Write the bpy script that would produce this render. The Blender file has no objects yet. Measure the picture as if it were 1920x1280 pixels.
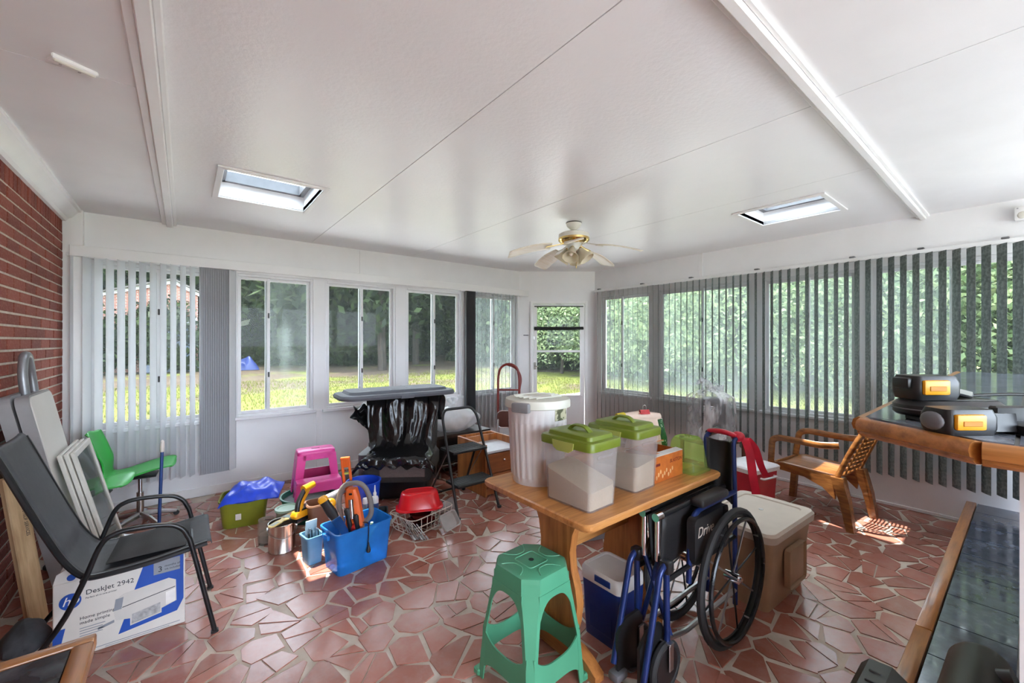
import bpy, bmesh, math, random
import numpy as np
from mathutils import Matrix, Vector
S = bpy.context.scene
C = S.collection
PI = math.pi
R = math.radians

# ---------------------------------------------------------------- camera, sky, sun, exposure
cam_d = bpy.data.cameras.new('camera'); cam = bpy.data.objects.new('camera', cam_d); C.objects.link(cam)
cam.location = (0, 0, 1.37); cam.rotation_euler = (PI/2, 0, -(PI/2-0.9001))
cam_d.sensor_width = 36; cam_d.lens = 774.2/1920*36; cam_d.clip_start = .02; cam_d.clip_end = 400
S.camera = cam
W = bpy.data.worlds.new('sky'); S.world = W; W.use_nodes = True
wn = W.node_tree; bg = wn.nodes['Background']
sky = wn.nodes.new('ShaderNodeTexSky'); sky.sky_type = 'NISHITA'; sky.sun_disc = False
sky.sun_elevation = R(60); sky.sun_rotation = R(40); sky.air_density = 1.0; sky.dust_density = 4.0; sky.ozone_density = .5
soft = wn.nodes.new('ShaderNodeMixRGB'); soft.inputs[0].default_value = .72; soft.inputs[2].default_value = (5.35, 6.15, 7.25, 1)
wn.links.new(sky.outputs[0], soft.inputs[1]); wn.links.new(soft.outputs[0], bg.inputs[0]); bg.inputs[1].default_value = 1.0
sun_d = bpy.data.lights.new('sun', 'SUN'); sun_d.energy = 6.5; sun_d.angle = R(.6); sun_d.color = (1, .96, .90)
sun = bpy.data.objects.new('sun', sun_d); C.objects.link(sun)
sun.rotation_euler = Vector((-.32, .37, 2.4)).to_track_quat('Z', 'Y').to_euler()
S.view_settings.view_transform = 'Standard'; S.view_settings.look = 'None'; S.view_settings.gamma = 1
S.view_settings.use_curve_mapping = False; S.view_settings.exposure = 1.52
S.cycles.max_bounces = 14; S.cycles.diffuse_bounces = 8; S.cycles.transparent_max_bounces = 24
S.cycles.caustics_reflective = False; S.cycles.caustics_refractive = False; S.cycles.sample_clamp_indirect = 6
S.cycles.use_denoising = True

# ---------------------------------------------------------------- materials
MATS = {}
def _new(name):
    m = bpy.data.materials.new(name); m.use_nodes = True; MATS[name] = m
    return m, m.node_tree, m.node_tree.nodes['Principled BSDF']
def rgba(c): return (c[0], c[1], c[2], 1)
def hexc(h):
    v = [int(h[i:i+2], 16)/255 for i in (0, 2, 4)]
    return tuple(x/12.92 if x <= .04045 else ((x+.055)/1.055)**2.4 for x in v)
def coords(nt, kind='Object', scale=(1, 1, 1)):
    tc = nt.nodes.new('ShaderNodeTexCoord'); mp = nt.nodes.new('ShaderNodeMapping')
    nt.links.new(tc.outputs[kind], mp.inputs[0]); mp.inputs['Scale'].default_value = scale
    return mp.outputs[0]
def noise(nt, co, scale, detail=4, rough=.55):
    n = nt.nodes.new('ShaderNodeTexNoise'); n.inputs['Scale'].default_value = scale
    n.inputs['Detail'].default_value = detail; n.inputs['Roughness'].default_value = rough
    nt.links.new(co, n.inputs['Vector']); return n.outputs[0]
def ramp(nt, fac, stops):
    r = nt.nodes.new('ShaderNodeValToRGB'); nt.links.new(fac, r.inputs[0])
    e = r.color_ramp.elements
    while len(e) < len(stops): e.new(.5)
    for i, (p, c) in enumerate(stops):
        e[i].position = p; e[i].color = rgba(c) if len(c) == 3 else c
    return r.outputs[0]
def bump(nt, b, h, strength, dist=.01):
    n = nt.nodes.new('ShaderNodeBump'); n.inputs['Strength'].default_value = strength; n.inputs['Distance'].default_value = dist
    nt.links.new(h, n.inputs['Height']); nt.links.new(n.outputs[0], b.inputs['Normal'])
def mat(name, col, rough=.5, metal=0, var=.12, scale=14, bmp=0, bscale=60, coat=0, kind='Object', trans=0, spec=.5):
    if name in MATS: return MATS[name]
    m, nt, b = _new(name)
    co = coords(nt, kind)
    n = noise(nt, co, scale)
    lo = tuple(max(0, c*(1-var)) for c in col); hi = tuple(min(1, c*(1+var)) for c in col)
    nt.links.new(ramp(nt, n, [(.3, lo), (.7, hi)]), b.inputs['Base Color'])
    b.inputs['Roughness'].default_value = rough; b.inputs['Metallic'].default_value = metal
    b.inputs['Coat Weight'].default_value = coat; b.inputs['Specular IOR Level'].default_value = spec
    if bmp: bump(nt, b, noise(nt, co, bscale, 3), bmp, .004)
    if trans:
        t = nt.nodes.new('ShaderNodeBsdfTranslucent'); t.inputs[0].default_value = rgba(col)
        mx = nt.nodes.new('ShaderNodeMixShader'); mx.inputs[0].default_value = trans
        nt.links.new(b.outputs[0], mx.inputs[1]); nt.links.new(t.outputs[0], mx.inputs[2])
        nt.links.new(mx.outputs[0], nt.nodes['Material Output'].inputs[0])
    return m
def matT(name, col, clear=.5, rough=.2, tint=None, var=.1, scale=12):
    """see-through plastic: surface mixed with tinted straight-through transparency"""
    if name in MATS: return MATS[name]
    m = mat(name, col, rough, var=var, scale=scale); nt = m.node_tree; b = nt.nodes['Principled BSDF']
    t = nt.nodes.new('ShaderNodeBsdfTransparent'); t.inputs[0].default_value = rgba(tint or col)
    mx = nt.nodes.new('ShaderNodeMixShader'); mx.inputs[0].default_value = clear
    nt.links.new(b.outputs[0], mx.inputs[1]); nt.links.new(t.outputs[0], mx.inputs[2])
    nt.links.new(mx.outputs[0], nt.nodes['Material Output'].inputs[0])
    return m
def wood(name, c1, c2, axis=0, scale=1.0, rough=.4, coat=.2, fine=26):
    if name in MATS: return MATS[name]
    m, nt, b = _new(name)
    sc = [fine*scale]*3; sc[axis] = 1.6*scale
    co = coords(nt, 'Object', sc)
    n = noise(nt, co, 1.0, 6, .65); co2 = coords(nt, 'Object'); n2 = noise(nt, co2, 5, 2)
    mxx = nt.nodes.new('ShaderNodeMath'); mxx.operation = 'ADD'
    h = nt.nodes.new('ShaderNodeMath'); h.operation = 'MULTIPLY'; h.inputs[1].default_value = .35
    nt.links.new(n2, h.inputs[0]); nt.links.new(n, mxx.inputs[0]); nt.links.new(h.outputs[0], mxx.inputs[1])
    nt.links.new(ramp(nt, mxx.outputs[0], [(.45, c1), (.62, c2), (.85, tuple(x*.8 for x in c1))]), b.inputs['Base Color'])
    b.inputs['Roughness'].default_value = rough; b.inputs['Coat Weight'].default_value = coat
    bump(nt, b, n, .08, .003)
    return m
def two(name, c1, c2, scale, lo=.45, hi=.55, rough=.6, bmp=0, detail=4, kind='Object', sc=(1, 1, 1), coat=0):
    if name in MATS: return MATS[name]
    m, nt, b = _new(name); co = coords(nt, kind, sc); n = noise(nt, co, scale, detail)
    nt.links.new(ramp(nt, n, [(lo, c1), (hi, c2)]), b.inputs['Base Color']); b.inputs['Roughness'].default_value = rough
    b.inputs['Coat Weight'].default_value = coat
    if bmp: bump(nt, b, n, bmp, .01)
    return m
def glass(name, haze=.0, tint=.6, seed=0, patch=0.):
    if name in MATS: return MATS[name]
    m, nt, b = _new(name); nt.nodes.remove(b)
    tr = nt.nodes.new('ShaderNodeBsdfTransparent'); tr.inputs[0].default_value = (tint, tint*1.01, tint*.99, 1)
    gl = nt.nodes.new('ShaderNodeBsdfGlossy'); gl.inputs['Roughness'].default_value = .03; gl.inputs[0].default_value = (.9, .9, .9, 1)
    fr = nt.nodes.new('ShaderNodeFresnel'); fr.inputs[0].default_value = 1.16
    mx = nt.nodes.new('ShaderNodeMixShader'); nt.links.new(fr.outputs[0], mx.inputs[0])
    nt.links.new(tr.outputs[0], mx.inputs[1]); nt.links.new(gl.outputs[0], mx.inputs[2])
    # the film of dust and the cloudy patch in the panes
    df = nt.nodes.new('ShaderNodeBsdfDiffuse'); df.inputs[0].default_value = (.62, .70, .66, 1)
    tl = nt.nodes.new('ShaderNodeBsdfTranslucent'); tl.inputs[0].default_value = (.62, .72, .68, 1)
    ds = nt.nodes.new('ShaderNodeMixShader'); ds.inputs[0].default_value = .6
    nt.links.new(df.outputs[0], ds.inputs[1]); nt.links.new(tl.outputs[0], ds.inputs[2])
    co = coords(nt, 'Generated', (1, 1, 1))
    nz = noise(nt, co, 2.2, 5); r0 = ramp(nt, nz, [(.3, (haze*.3,)*3), (.75, (haze,)*3)])
    fac = r0
    if patch:
        v = nt.nodes.new('ShaderNodeVectorMath'); v.operation = 'SUBTRACT'; v.inputs[1].default_value = (.5, .5, .48)
        nt.links.new(co, v.inputs[0])
        ln = nt.nodes.new('ShaderNodeVectorMath'); ln.operation = 'LENGTH'; nt.links.new(v.outputs[0], ln.inputs[0])
        ad = nt.nodes.new('ShaderNodeMath'); ad.operation = 'MULTIPLY_ADD'; ad.inputs[1].default_value = -.35
        nt.links.new(nz, ad.inputs[0]); nt.links.new(ln.outputs[1] if 'Value' in ln.outputs.keys() else ln.outputs[0], ad.inputs[2])
        r1 = ramp(nt, ad.outputs[0], [(.12, (patch,)*3), (.42, (0, 0, 0))])
        mm = nt.nodes.new('ShaderNodeMath'); mm.operation = 'MAXIMUM'
        nt.links.new(r0, mm.inputs[0]); nt.links.new(r1, mm.inputs[1]); fac = mm.outputs[0]
    m2 = nt.nodes.new('ShaderNodeMixShader'); nt.links.new(fac, m2.inputs[0])
    nt.links.new(mx.outputs[0], m2.inputs[1]); nt.links.new(ds.outputs[0], m2.inputs[2])
    nt.links.new(m2.outputs[0], nt.nodes['Material Output'].inputs[0])
    return m

# ---------------------------------------------------------------- mesh helpers
def p_box(c, s, bev=0, seg=2, taper=None, only=None):
    bm = bmesh.new(); bmesh.ops.create_cube(bm, size=1)
    for v in bm.verts:
        k = taper if (taper and v.co.z < 0) else (1, 1)
        v.co = Vector((v.co.x*s[0]*k[0], v.co.y*s[1]*k[1], v.co.z*s[2]))
    if bev:
        ed = [e for e in bm.edges if only is None or (only == 'z' and abs(e.verts[0].co.z-e.verts[1].co.z) > .5*s[2])]
        bmesh.ops.bevel(bm, geom=ed, offset=bev, segments=seg, profile=.5, affect='EDGES')
    bm.verts.index_update()
    V = [tuple(v.co+Vector(c)) for v in bm.verts]; F = [[v.index for v in f.verts] for f in bm.faces]
    bm.free(); return V, F
def catmull(P, k=5, closed=False):
    P = [Vector(p) for p in P]; n = len(P); out = []
    for i in range(n if closed else n-1):
        if closed: a, b, c, d = P[i-1], P[i], P[(i+1) % n], P[(i+2) % n]
        else: a, b, c, d = P[max(i-1, 0)], P[i], P[i+1], P[min(i+2, n-1)]
        for j in range(k):
            t = j/k
            out.append(.5*((2*b)+(c-a)*t+(2*a-5*b+4*c-d)*t*t+(3*b-a-3*c+d)*t**3))
    if not closed: out.append(P[-1])
    return out
def fillet(P, r, k=4):
    """polyline with rounded corners"""
    P = [Vector(p) for p in P]; out = [P[0]]
    for i in range(1, len(P)-1):
        a, b, c = P[i-1], P[i], P[i+1]
        u = (a-b); v = (c-b); d = min(r, u.length*.48, v.length*.48)
        s, e = b+u.normalized()*d, b+v.normalized()*d
        for j in range(k+1):
            t = j/k; out.append((1-t)**2*s+2*t*(1-t)*b+t*t*e)
    out.append(P[-1]); return out
def p_tube(P, r, n=8, closed=False, flat=None, cap=True):
    P = [Vector(p) for p in P]; m = len(P); V = []; F = []
    rr = r if isinstance(r, (list, tuple)) else [r]*m
    T = []
    for i in range(m):
        if closed: t = P[(i+1) % m]-P[i-1]
        else: t = P[min(i+1, m-1)]-P[max(i-1, 0)]
        T.append(t.normalized() if t.length > 1e-9 else Vector((0, 0, 1)))
    up = Vector((0, 0, 1)) if abs(T[0].z) < .9 else Vector((1, 0, 0))
    N = (up-T[0]*up.dot(T[0])).normalized()
    for i in range(m):
        N = (N-T[i]*N.dot(T[i])); N = N.normalized() if N.length > 1e-6 else T[i].orthogonal().normalized()
        B = T[i].cross(N)
        for j in range(n):
            a = 2*PI*j/n+PI/n
            fx, fy = flat or (1, 1)
            V.append(tuple(P[i]+N*math.cos(a)*rr[i]*fx+B*math.sin(a)*rr[i]*fy))
    for i in range(m if closed else m-1):
        for j in range(n):
            a = i*n+j; b = i*n+(j+1) % n; c = ((i+1) % m)*n+(j+1) % n; d = ((i+1) % m)*n+j
            F.append([a, b, c, d])
    if not closed and cap:
        F.append(list(range(n))[::-1]); F.append([(m-1)*n+j for j in range(n)])
    return V, F
def p_lathe(prof, n=24, c=(0, 0, 0), sx=1, sy=1, wave=None):
    V = []; F = []; m = len(prof)
    for i, (r, z) in enumerate(prof):
        for j in range(n):
            a = 2*PI*j/n; q = r*(1+(wave(a, z) if wave else 0))
            V.append((c[0]+q*math.cos(a)*sx, c[1]+q*math.sin(a)*sy, c[2]+z))
    for i in range(m-1):
        for j in range(n):
            F.append([i*n+j, i*n+(j+1) % n, (i+1)*n+(j+1) % n, (i+1)*n+j])
    if prof[0][0] > 1e-5: F.append([j for j in range(n)][::-1])
    if prof[-1][0] > 1e-5: F.append([(m-1)*n+j for j in range(n)])
    return V, F
def p_cup(prof_o, prof_i, n=24, **k):
    """open vessel: outer profile up then inner profile down"""
    return p_lathe(prof_o+prof_i, n, **k)
def p_prism(poly, z0, z1, inset=0):
    n = len(poly); V = [(x, y, z0) for x, y in poly]; cx = sum(p[0] for p in poly)/n; cy = sum(p[1] for p in poly)/n
    V += [(x+(cx-x)*inset, y+(cy-y)*inset, z1) for x, y in poly]
    F = [list(range(n))[::-1], [n+i for i in range(n)]]+[[i, (i+1) % n, n+(i+1) % n, n+i] for i in range(n)]
    return V, F
def p_loft(rings, cap=True, closed=True):
    n = len(rings[0]); V = [tuple(p) for r in rings for p in r]; F = []
    for i in range(len(rings)-1):
        for j in range(n if closed else n-1):
            F.append([i*n+j, i*n+(j+1) % n, (i+1)*n+(j+1) % n, (i+1)*n+j])
    if cap and closed:
        F.append(list(range(n))[::-1]); F.append([(len(rings)-1)*n+j for j in range(n)])
    return V, F
def p_grid(fn, nu, nv):
    V = [tuple(fn(i/nu, j/nv)) for j in range(nv+1) for i in range(nu+1)]; F = []
    for j in range(nv):
        for i in range(nu):
            a = j*(nu+1)+i; F.append([a, a+1, a+nu+2, a+nu+1])
    return V, F
def p_ball(c, s, n=16, m=10):
    pr = [(max(1e-6, math.sin(PI*i/m)), -math.cos(PI*i/m)) for i in range(m+1)]
    V, F = p_lathe(pr, n); return [(c[0]+x*s[0], c[1]+y*s[1], c[2]+z*s[2]) for x, y, z in V], F
def rrect(w, h, r, k=4, c=(0, 0)):
    out = []
    for sx, sy, a0 in ((1, 1, 0), (-1, 1, PI/2), (-1, -1, PI), (1, -1, 1.5*PI)):
        for i in range(k+1):
            a = a0+PI/2*i/k
            out.append((c[0]+sx*(w/2-r)+r*math.cos(a), c[1]+sy*(h/2-r)+r*math.sin(a)))
    return out
def ring(poly, z): return [(x, y, z) for x, y in poly]
def frame_poly(ow, oh, bw):  # picture-frame ring of four boxes in XZ, thickness later
    return [((-ow/2+bw/2, 0), (bw, oh)), ((ow/2-bw/2, 0), (bw, oh)), ((0, oh/2-bw/2), (ow-2*bw, bw)), ((0, -oh/2+bw/2), (ow-2*bw, bw))]
class MB:
    def __init__(s): s.V = []; s.F = []
    def add(s, vf, m=None):
        o = len(s.V); V, F = vf
        if m is not None: V = [tuple(m @ Vector(v)) for v in V]
        s.V += V; s.F += [[i+o for i in f] for f in F]; return s
    def box(s, c, sz, bev=0, seg=2, m=None, **k): return s.add(p_box(c, sz, bev, seg, **k), m)
    def tube(s, P, r, n=8, m=None, **k): return s.add(p_tube(P, r, n, **k), m)
    def rod(s, a, b, r, n=8, m=None): return s.add(p_tube([a, b], r, n), m)
    def lathe(s, prof, n=24, m=None, **k): return s.add(p_lathe(prof, n, **k), m)
    def build(s, name, material, parent=None, smooth=40, loc=None, mx=None):
        me = bpy.data.meshes.new(name); me.from_pydata(s.V, [], s.F); me.update()
        if smooth:
            me.shade_smooth(); me.set_sharp_from_angle(angle=R(smooth))
        me.materials.append(material)
        o = bpy.data.objects.new(name, me); C.objects.link(o)
        if parent is not None: o.parent = parent
        if loc is not None: o.location = loc
        if mx is not None: o.matrix_local = mx
        return o
def tag(o, label=None, cat=None, group=None, kind=None):
    for k, v in (('label', label), ('category', cat), ('group', group), ('kind', kind)):
        if v: o[k] = v
    return o
def thing(name, label, cat, loc=(0, 0, 0), rz=0, group=None, mx=None):
    o = bpy.data.objects.new(name, None); C.objects.link(o); o.empty_display_size = .05
    if mx is not None: o.matrix_world = mx
    else: o.location = loc; o.rotation_euler = (0, 0, rz)
    return tag(o, label, cat, group)
def copy_tree(o, parent=None):
    c = o.copy(); C.objects.link(c)
    if parent is not None: c.parent = parent
    for ch in list(o.children): copy_tree(ch, c)
    return c
def part(name, vf, material, parent, smooth=40, m=None):
    return MB().add(vf, m).build(name, material, parent, smooth)
def txt(name, body, size, material, parent, mx, ext=.0004, align='LEFT', shear=0):
    cu = bpy.data.curves.new(name, 'FONT'); cu.body = body; cu.size = size; cu.extrude = ext; cu.align_x = align; cu.shear = shear
    cu.resolution_u = 3
    t = bpy.data.objects.new(name+'_c', cu); C.objects.link(t)
    dg = bpy.context.evaluated_depsgraph_get(); dg.update()
    me = bpy.data.meshes.new_from_object(t.evaluated_get(dg)); bpy.data.objects.remove(t); bpy.data.curves.remove(cu)
    me.name = name; me.materials.clear(); me.materials.append(material)
    o = bpy.data.objects.new(name, me); C.objects.link(o)
    if parent is not None: o.parent = parent
    o.matrix_local = mx; return o
def T(x, y, z): return Matrix.Translation((x, y, z))
def Rx(a): return Matrix.Rotation(a, 4, 'X')
def Ry(a): return Matrix.Rotation(a, 4, 'Y')
def Rz(a): return Matrix.Rotation(a, 4, 'Z')
def struct(name, mb, m, smooth=30, label=None):
    o = mb.build(name, m, None, smooth); o['kind'] = 'structure'
    if label: o['label'] = label
    return o
rnd = random.Random(11)

# shared materials
m_white = mat('white_paint', hexc('e9e9ea'), .45, var=.03, scale=3)
m_whitep = mat('white_trim_paint', hexc('ececec'), .35, var=.03, scale=4)
m_ceil = mat('white_embossed_ceiling', hexc('ececed'), .32, var=.02, scale=2, bmp=.35, bscale=45)
m_alu = mat('white_window_vinyl', hexc('e4e4e6'), .3, var=.03, scale=5)
m_black = mat('black_plastic', (.012, .012, .013), .35, var=.3)
m_blackm = mat('black_steel', (.014, .014, .015), .3, metal=.2, var=.3)
m_chrome = mat('chrome', (.75, .75, .77), .12, metal=1, var=.05)
m_steel = mat('brushed_steel', (.55, .55, .56), .3, metal=1, var=.1)
m_grayp = mat('grey_plastic', (.13, .13, .14), .45, var=.15)
# ================================================================ THE SETTING
XL, XB, YA, HC = -.72, 4.63, 4.585, 2.377     # brick wall face, window wall on the right, window wall at the back, ceiling
YR = -2.9                                      # rear of the porch, behind the camera
DA, DB = Vector((3.772, 4.585)), Vector((4.63, 3.917))    # the diagonal door wall

# ---- floor: mortar bed, then broken terracotta tiles, each with its own outline
m_grout = two('pale_mortar', hexc('b4a596'), hexc('cdc1b3'), 9, .35, .7, .75, .3)
def terracotta():
    m, nt, b = _new('terracotta_shard')
    oi = nt.nodes.new('ShaderNodeObjectInfo'); co = coords(nt, 'Object')
    geo = nt.nodes.new('ShaderNodeNewGeometry'); ad = nt.nodes.new('ShaderNodeMath'); ad.operation = 'ADD'
    nt.links.new(oi.outputs['Random'], ad.inputs[0]); nt.links.new(geo.outputs['Random Per Island'], ad.inputs[1])
    fr = nt.nodes.new('ShaderNodeMath'); fr.operation = 'FRACT'; nt.links.new(ad.outputs[0], fr.inputs[0])
    base = ramp(nt, fr.outputs[0], [(0, hexc('8f5747')), (.35, hexc('9f6252')), (.7, hexc('a96b5b')), (1, hexc('955e50'))])
    worn = ramp(nt, noise(nt, co, 7, 6, .7), [(.42, (0, 0, 0)), (.8, (.55, .55, .55))])
    mx = nt.nodes.new('ShaderNodeMixRGB'); nt.links.new(worn, mx.inputs[0]); nt.links.new(base, mx.inputs[1]); mx.inputs[2].default_value = rgba(hexc('b99488'))
    nt.links.new(mx.outputs[0], b.inputs['Base Color']); b.inputs['Roughness'].default_value = .22; b.inputs['Specular IOR Level'].default_value = .6
    bump(nt, b, noise(nt, co, 22, 4), .12, .006); return m
m_terra = terracotta()
fl = MB().box(((XL+XB)/2, (YA+YR)/2, -.06), (XB-XL+.3, YA-YR+.3, .112))
floor = struct('floor', fl, m_grout, label='broken terracotta tile floor set in pale mortar')
def clip(poly, n, d):
    out = []
    for i in range(len(poly)):
        a, b = poly[i], poly[(i+1) % len(poly)]
        da, db = a[0]*n[0]+a[1]*n[1]-d, b[0]*n[0]+b[1]*n[1]-d
        if da <= 0: out.append(a)
        if (da < 0 < db) or (db < 0 < da):
            t = da/(da-db); out.append((a[0]+(b[0]-a[0])*t, a[1]+(b[1]-a[1])*t))
    return out
def area(p): return abs(sum(p[i][0]*p[(i+1) % len(p)][1]-p[(i+1) % len(p)][0]*p[i][1] for i in range(len(p))))/2
def shards(x0, x1, y0, y1, step):
    rs = np.random.RandomState(5); g = []
    ny = int((y1-y0)/step)+3; nx = int((x1-x0)/step)+3
    for j in range(ny):
        for i in range(nx):
            g.append((x0-step+(i+.5*(j % 2))*step+rs.uniform(-.42, .42)*step, y0-step+j*step+rs.uniform(-.42, .42)*step))
    P = np.array(g); out = []
    for k in range(len(P)):
        p = P[k]
        if not (x0-.02 < p[0] < x1+.02 and y0-.02 < p[1] < y1+.02): continue
        d = P-p; dd = (d**2).sum(1); idx = np.argsort(dd)[1:17]
        poly = [(p[0]-1, p[1]-1), (p[0]+1, p[1]-1), (p[0]+1, p[1]+1), (p[0]-1, p[1]+1)]
        for q in idx:
            n = d[q]; ln = math.sqrt(dd[q]); u = n/ln
            gap = .004+abs(rs.normal(0, .0055))
            # the joint is tilted a little so that wedges of mortar open at the corners
            a = rs.normal(0, .17); u2 = (u[0]*math.cos(a)-u[1]*math.sin(a), u[0]*math.sin(a)+u[1]*math.cos(a))
            c = p+u*(ln/2-gap)
            poly = clip(poly, u2, c[0]*u2[0]+c[1]*u2[1])
            if len(poly) < 3: break
        for n, dl in (((-1, 0), -x0-.006), ((1, 0), x1-.006), ((0, -1), -y0-.006), ((0, 1), y1-.006)):
            if len(poly) >= 3: poly = clip(poly, n, dl)
        nd = (DB-DA).normalized(); nn = (-nd.y, nd.x)
        if nn[0]+nn[1] < 0: nn = (-nn[0], -nn[1])
        if len(poly) >= 3: poly = clip(poly, nn, DA.x*nn[0]+DA.y*nn[1]-.006)
        # break some shards in two
        stack = [poly]
        if len(poly) >= 3 and rs.rand() < .38 and area(poly) > .012:
            th = rs.uniform(0, PI); u = (math.cos(th), math.sin(th)); cx = sum(q[0] for q in poly)/len(poly); cy = sum(q[1] for q in poly)/len(poly)
            d0 = cx*u[0]+cy*u[1]+rs.uniform(-.02, .02); stack = [clip(poly, u, d0-.003), clip(poly, (-u[0], -u[1]), -d0-.003)]
        for q in stack:
            if len(q) < 3 or area(q) < .0012: continue
            r = [q[0]]
            for v in q[1:]:
                if math.hypot(v[0]-r[-1][0], v[1]-r[-1][1]) > .012: r.append(v)
            if math.hypot(r[0][0]-r[-1][0], r[0][1]-r[-1][1]) < .012: r.pop()
            if len(r) >= 3 and area(r) > .001: out.append(r)
    return out
CY, SY = math.cos(.9001), math.sin(.9001)
def pix(x, y, z):
    f = CY*x+SY*y; r = SY*x-CY*y
    return (960+774.2*r/f, 640-774.2*(z-1.37)/f, f) if f > .05 else (-9999, -9999, f)
sh = shards(XL, XB, -1.2, YA, .16)
def score(p):
    q = [pix(x, y, 0) for x, y in p]
    if min(v[2] for v in q) < .3: return 0
    cx = sum(v[0] for v in q)/len(q); cy = sum(v[1] for v in q)/len(q)
    return area([(v[0], v[1]) for v in q]) if (0 < cx < 1920 and 700 < cy < 1290) else 0
sh.sort(key=score, reverse=True)
for p in sh[:300]:
    h = rnd.uniform(-.0012, .0012)
    part('tile', p_prism(p, -.006, h, .008), m_terra, floor, 0)
rest = MB()
for p in sh[300:]: rest.add(p_prism(p, -.006, rnd.uniform(-.0012, .0012), .008))
tag(rest.build('small_tiles', m_terra, floor, 0), 'smaller broken tiles of the same floor', kind='stuff')

# ---- brick wall on the left
def brickmat():
    m, nt, b = _new('raked_red_brick'); co = coords(nt, 'Object'); oi = nt.nodes.new('ShaderNodeObjectInfo')
    geo = nt.nodes.new('ShaderNodeNewGeometry'); ad = nt.nodes.new('ShaderNodeMath'); ad.operation = 'ADD'
    nt.links.new(oi.outputs['Random'], ad.inputs[0]); nt.links.new(geo.outputs['Random Per Island'], ad.inputs[1])
    fr = nt.nodes.new('ShaderNodeMath'); fr.operation = 'FRACT'; nt.links.new(ad.outputs[0], fr.inputs[0])
    base = ramp(nt, fr.outputs[0], [(0, hexc('702f24')), (.5, hexc('843b2c')), (1, hexc('8f4635'))])
    sp = ramp(nt, noise(nt, co, 60, 4, .7), [(.5, (0, 0, 0)), (.75, (.45, .45, .45))])
    mx = nt.nodes.new('ShaderNodeMixRGB'); nt.links.new(sp, mx.inputs[0]); nt.links.new(base, mx.inputs[1]); mx.inputs[2].default_value = rgba(hexc('b98a76'))
    nt.links.new(mx.outputs[0], b.inputs['Base Color']); b.inputs['Roughness'].default_value = .8
    bump(nt, b, noise(nt, coords(nt, 'Object', (1, 1, .12)), 90, 4), .7, .006); return m
m_brick = brickmat(); m_mortar = two('brick_mortar', hexc('c2b3a3'), hexc('d6cabd'), 30, .35, .7, .9, .4)
wl = MB().box((XL-.1095, (YA+YR)/2, HC/2), (.21, YA-YR+.2, HC+.1))
wall_left = struct('wall_left', wl, m_mortar, label='red brick wall with pale mortar joints')
proto = {}
def brick(y0, y1, z0, z1, dest):
    key = (round(y1-y0, 3), round(z1-z0, 3))
    if dest is None:
        if key not in proto:
            o = part('brick', p_box((0, 0, 0), (.024, key[0], key[1]), .003, 1), m_brick, wall_left, 0); proto[key] = o.data
        else:
            o = bpy.data.objects.new('brick', proto[key]); C.objects.link(o); o.parent = wall_left
        o.location = (XL-.010+rnd.uniform(-.0015, .0015), (y0+y1)/2, (z0+z1)/2)
    else:
        dest.add(p_box((XL-.010, (y0+y1)/2, (z0+z1)/2), (.024, key[0], key[1]), .003, 1))
PIT, BL, MO = .0662, .203, .012
nearb = MB(); nb = 0
for c in range(33):
    z0 = .004+c*PIT; y = YA-.004-(BL+MO)*(.5 if c % 2 else 1)+.0
    if c % 2: brick(YA-.004-BL/2+MO/2, YA-.004, z0, z0+PIT-MO, None); nb += 1
    while y > -1.0:
        y0 = y+MO; y1 = y0+BL
        if y1 <= YA-.003:
            vis = y1 > 3.1
            brick(y0, y1, z0, z0+PIT-MO, None if vis else nearb); nb += vis
        y -= BL+MO
    # remaining full brick at the corner for even courses is laid by the loop
zt = 33*PIT+.004
y = YA-.004
while y > -1.0:
    brick(y-.0557, y, zt, HC-.012, None if y > 3.3 else nearb); y -= PIT
tag(nearb.build('bricks_beyond', m_brick, wall_left, 0), 'bricks of the same wall nearer the camera', kind='stuff')
# crown moulding along the brick wall
cm = MB(); prof = [(0, 0), (.02, 0), (.03, .02), (.05, .03), (.085, .075), (.1, .08), (.1, .1), (0, .1)]
cm.add(p_loft([[(XL+.002+a, yy, HC-.1+b) for a, b in prof] for yy in (YR, YA)]))
struct('trim_1', cm, m_whitep, label='white crown moulding over the brick wall')
cb = MB().box((XL+.055, YA-.03, 1.19), (.11, .06, 2.37), .004)
struct('trim_2', cb, m_whitep, label='white corner board between brick and windows')

# ---- ceiling panels, with openings for the two skylights
SK = [(.172, .729, 2.90, 3.50), (3.40, 3.915, .893, 1.45)]
ceil_root = struct('ceiling', MB().box(((XL+XB)/2, YR-.2, HC+.03), (XB-XL, .1, .05)), m_white, label='white embossed panel ceiling')
def rects(x0, x1, y0, y1):
    for a, b, c, d in SK:
        a, b, c, d = a+.012, b-.012, c+.012, d-.012
        if x0 < a and b < x1 and y0 < c and d < y1:
            return [(x0, a, y0, y1), (b, x1, y0, y1), (a, b, y0, c), (a, b, d, y1)]
    return [(x0, x1, y0, y1)]
xs = [-.085, 1.012, 2.103, 3.122, XB+.05]
for i in range(4):
    mb = MB(); g = .0022
    for r in rects(xs[i]+g, xs[i+1]-g, .54, YA+.05): mb.box(((r[0]+r[1])/2, (r[2]+r[3])/2, HC+.011), (r[1]-r[0], r[3]-r[2], .022))
    mb.build('panel', m_ceil, ceil_root, 0)
for a, b, c, d in ((XL-.1, -.085, 2.212, YA+.05), (XL-.1, -.085, YR, 2.208), (-.085, 2.1, YR, .54), (2.104, XB+.05, YR, .54)):
    MB().box(((a+b)/2, (c+d)/2, HC+.011), (b-a, d-c, .022)).build('panel', m_white, ceil_root, 0)
rf = MB()
def roofslab(x0, x1, y0, y1):
    rf.box(((x0+x1)/2, (y0+y1)/2, HC+.085), (x1-x0, y1-y0, .12))
a, b, c, d = SK[0]; e, f, g, h = SK[1]
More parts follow.
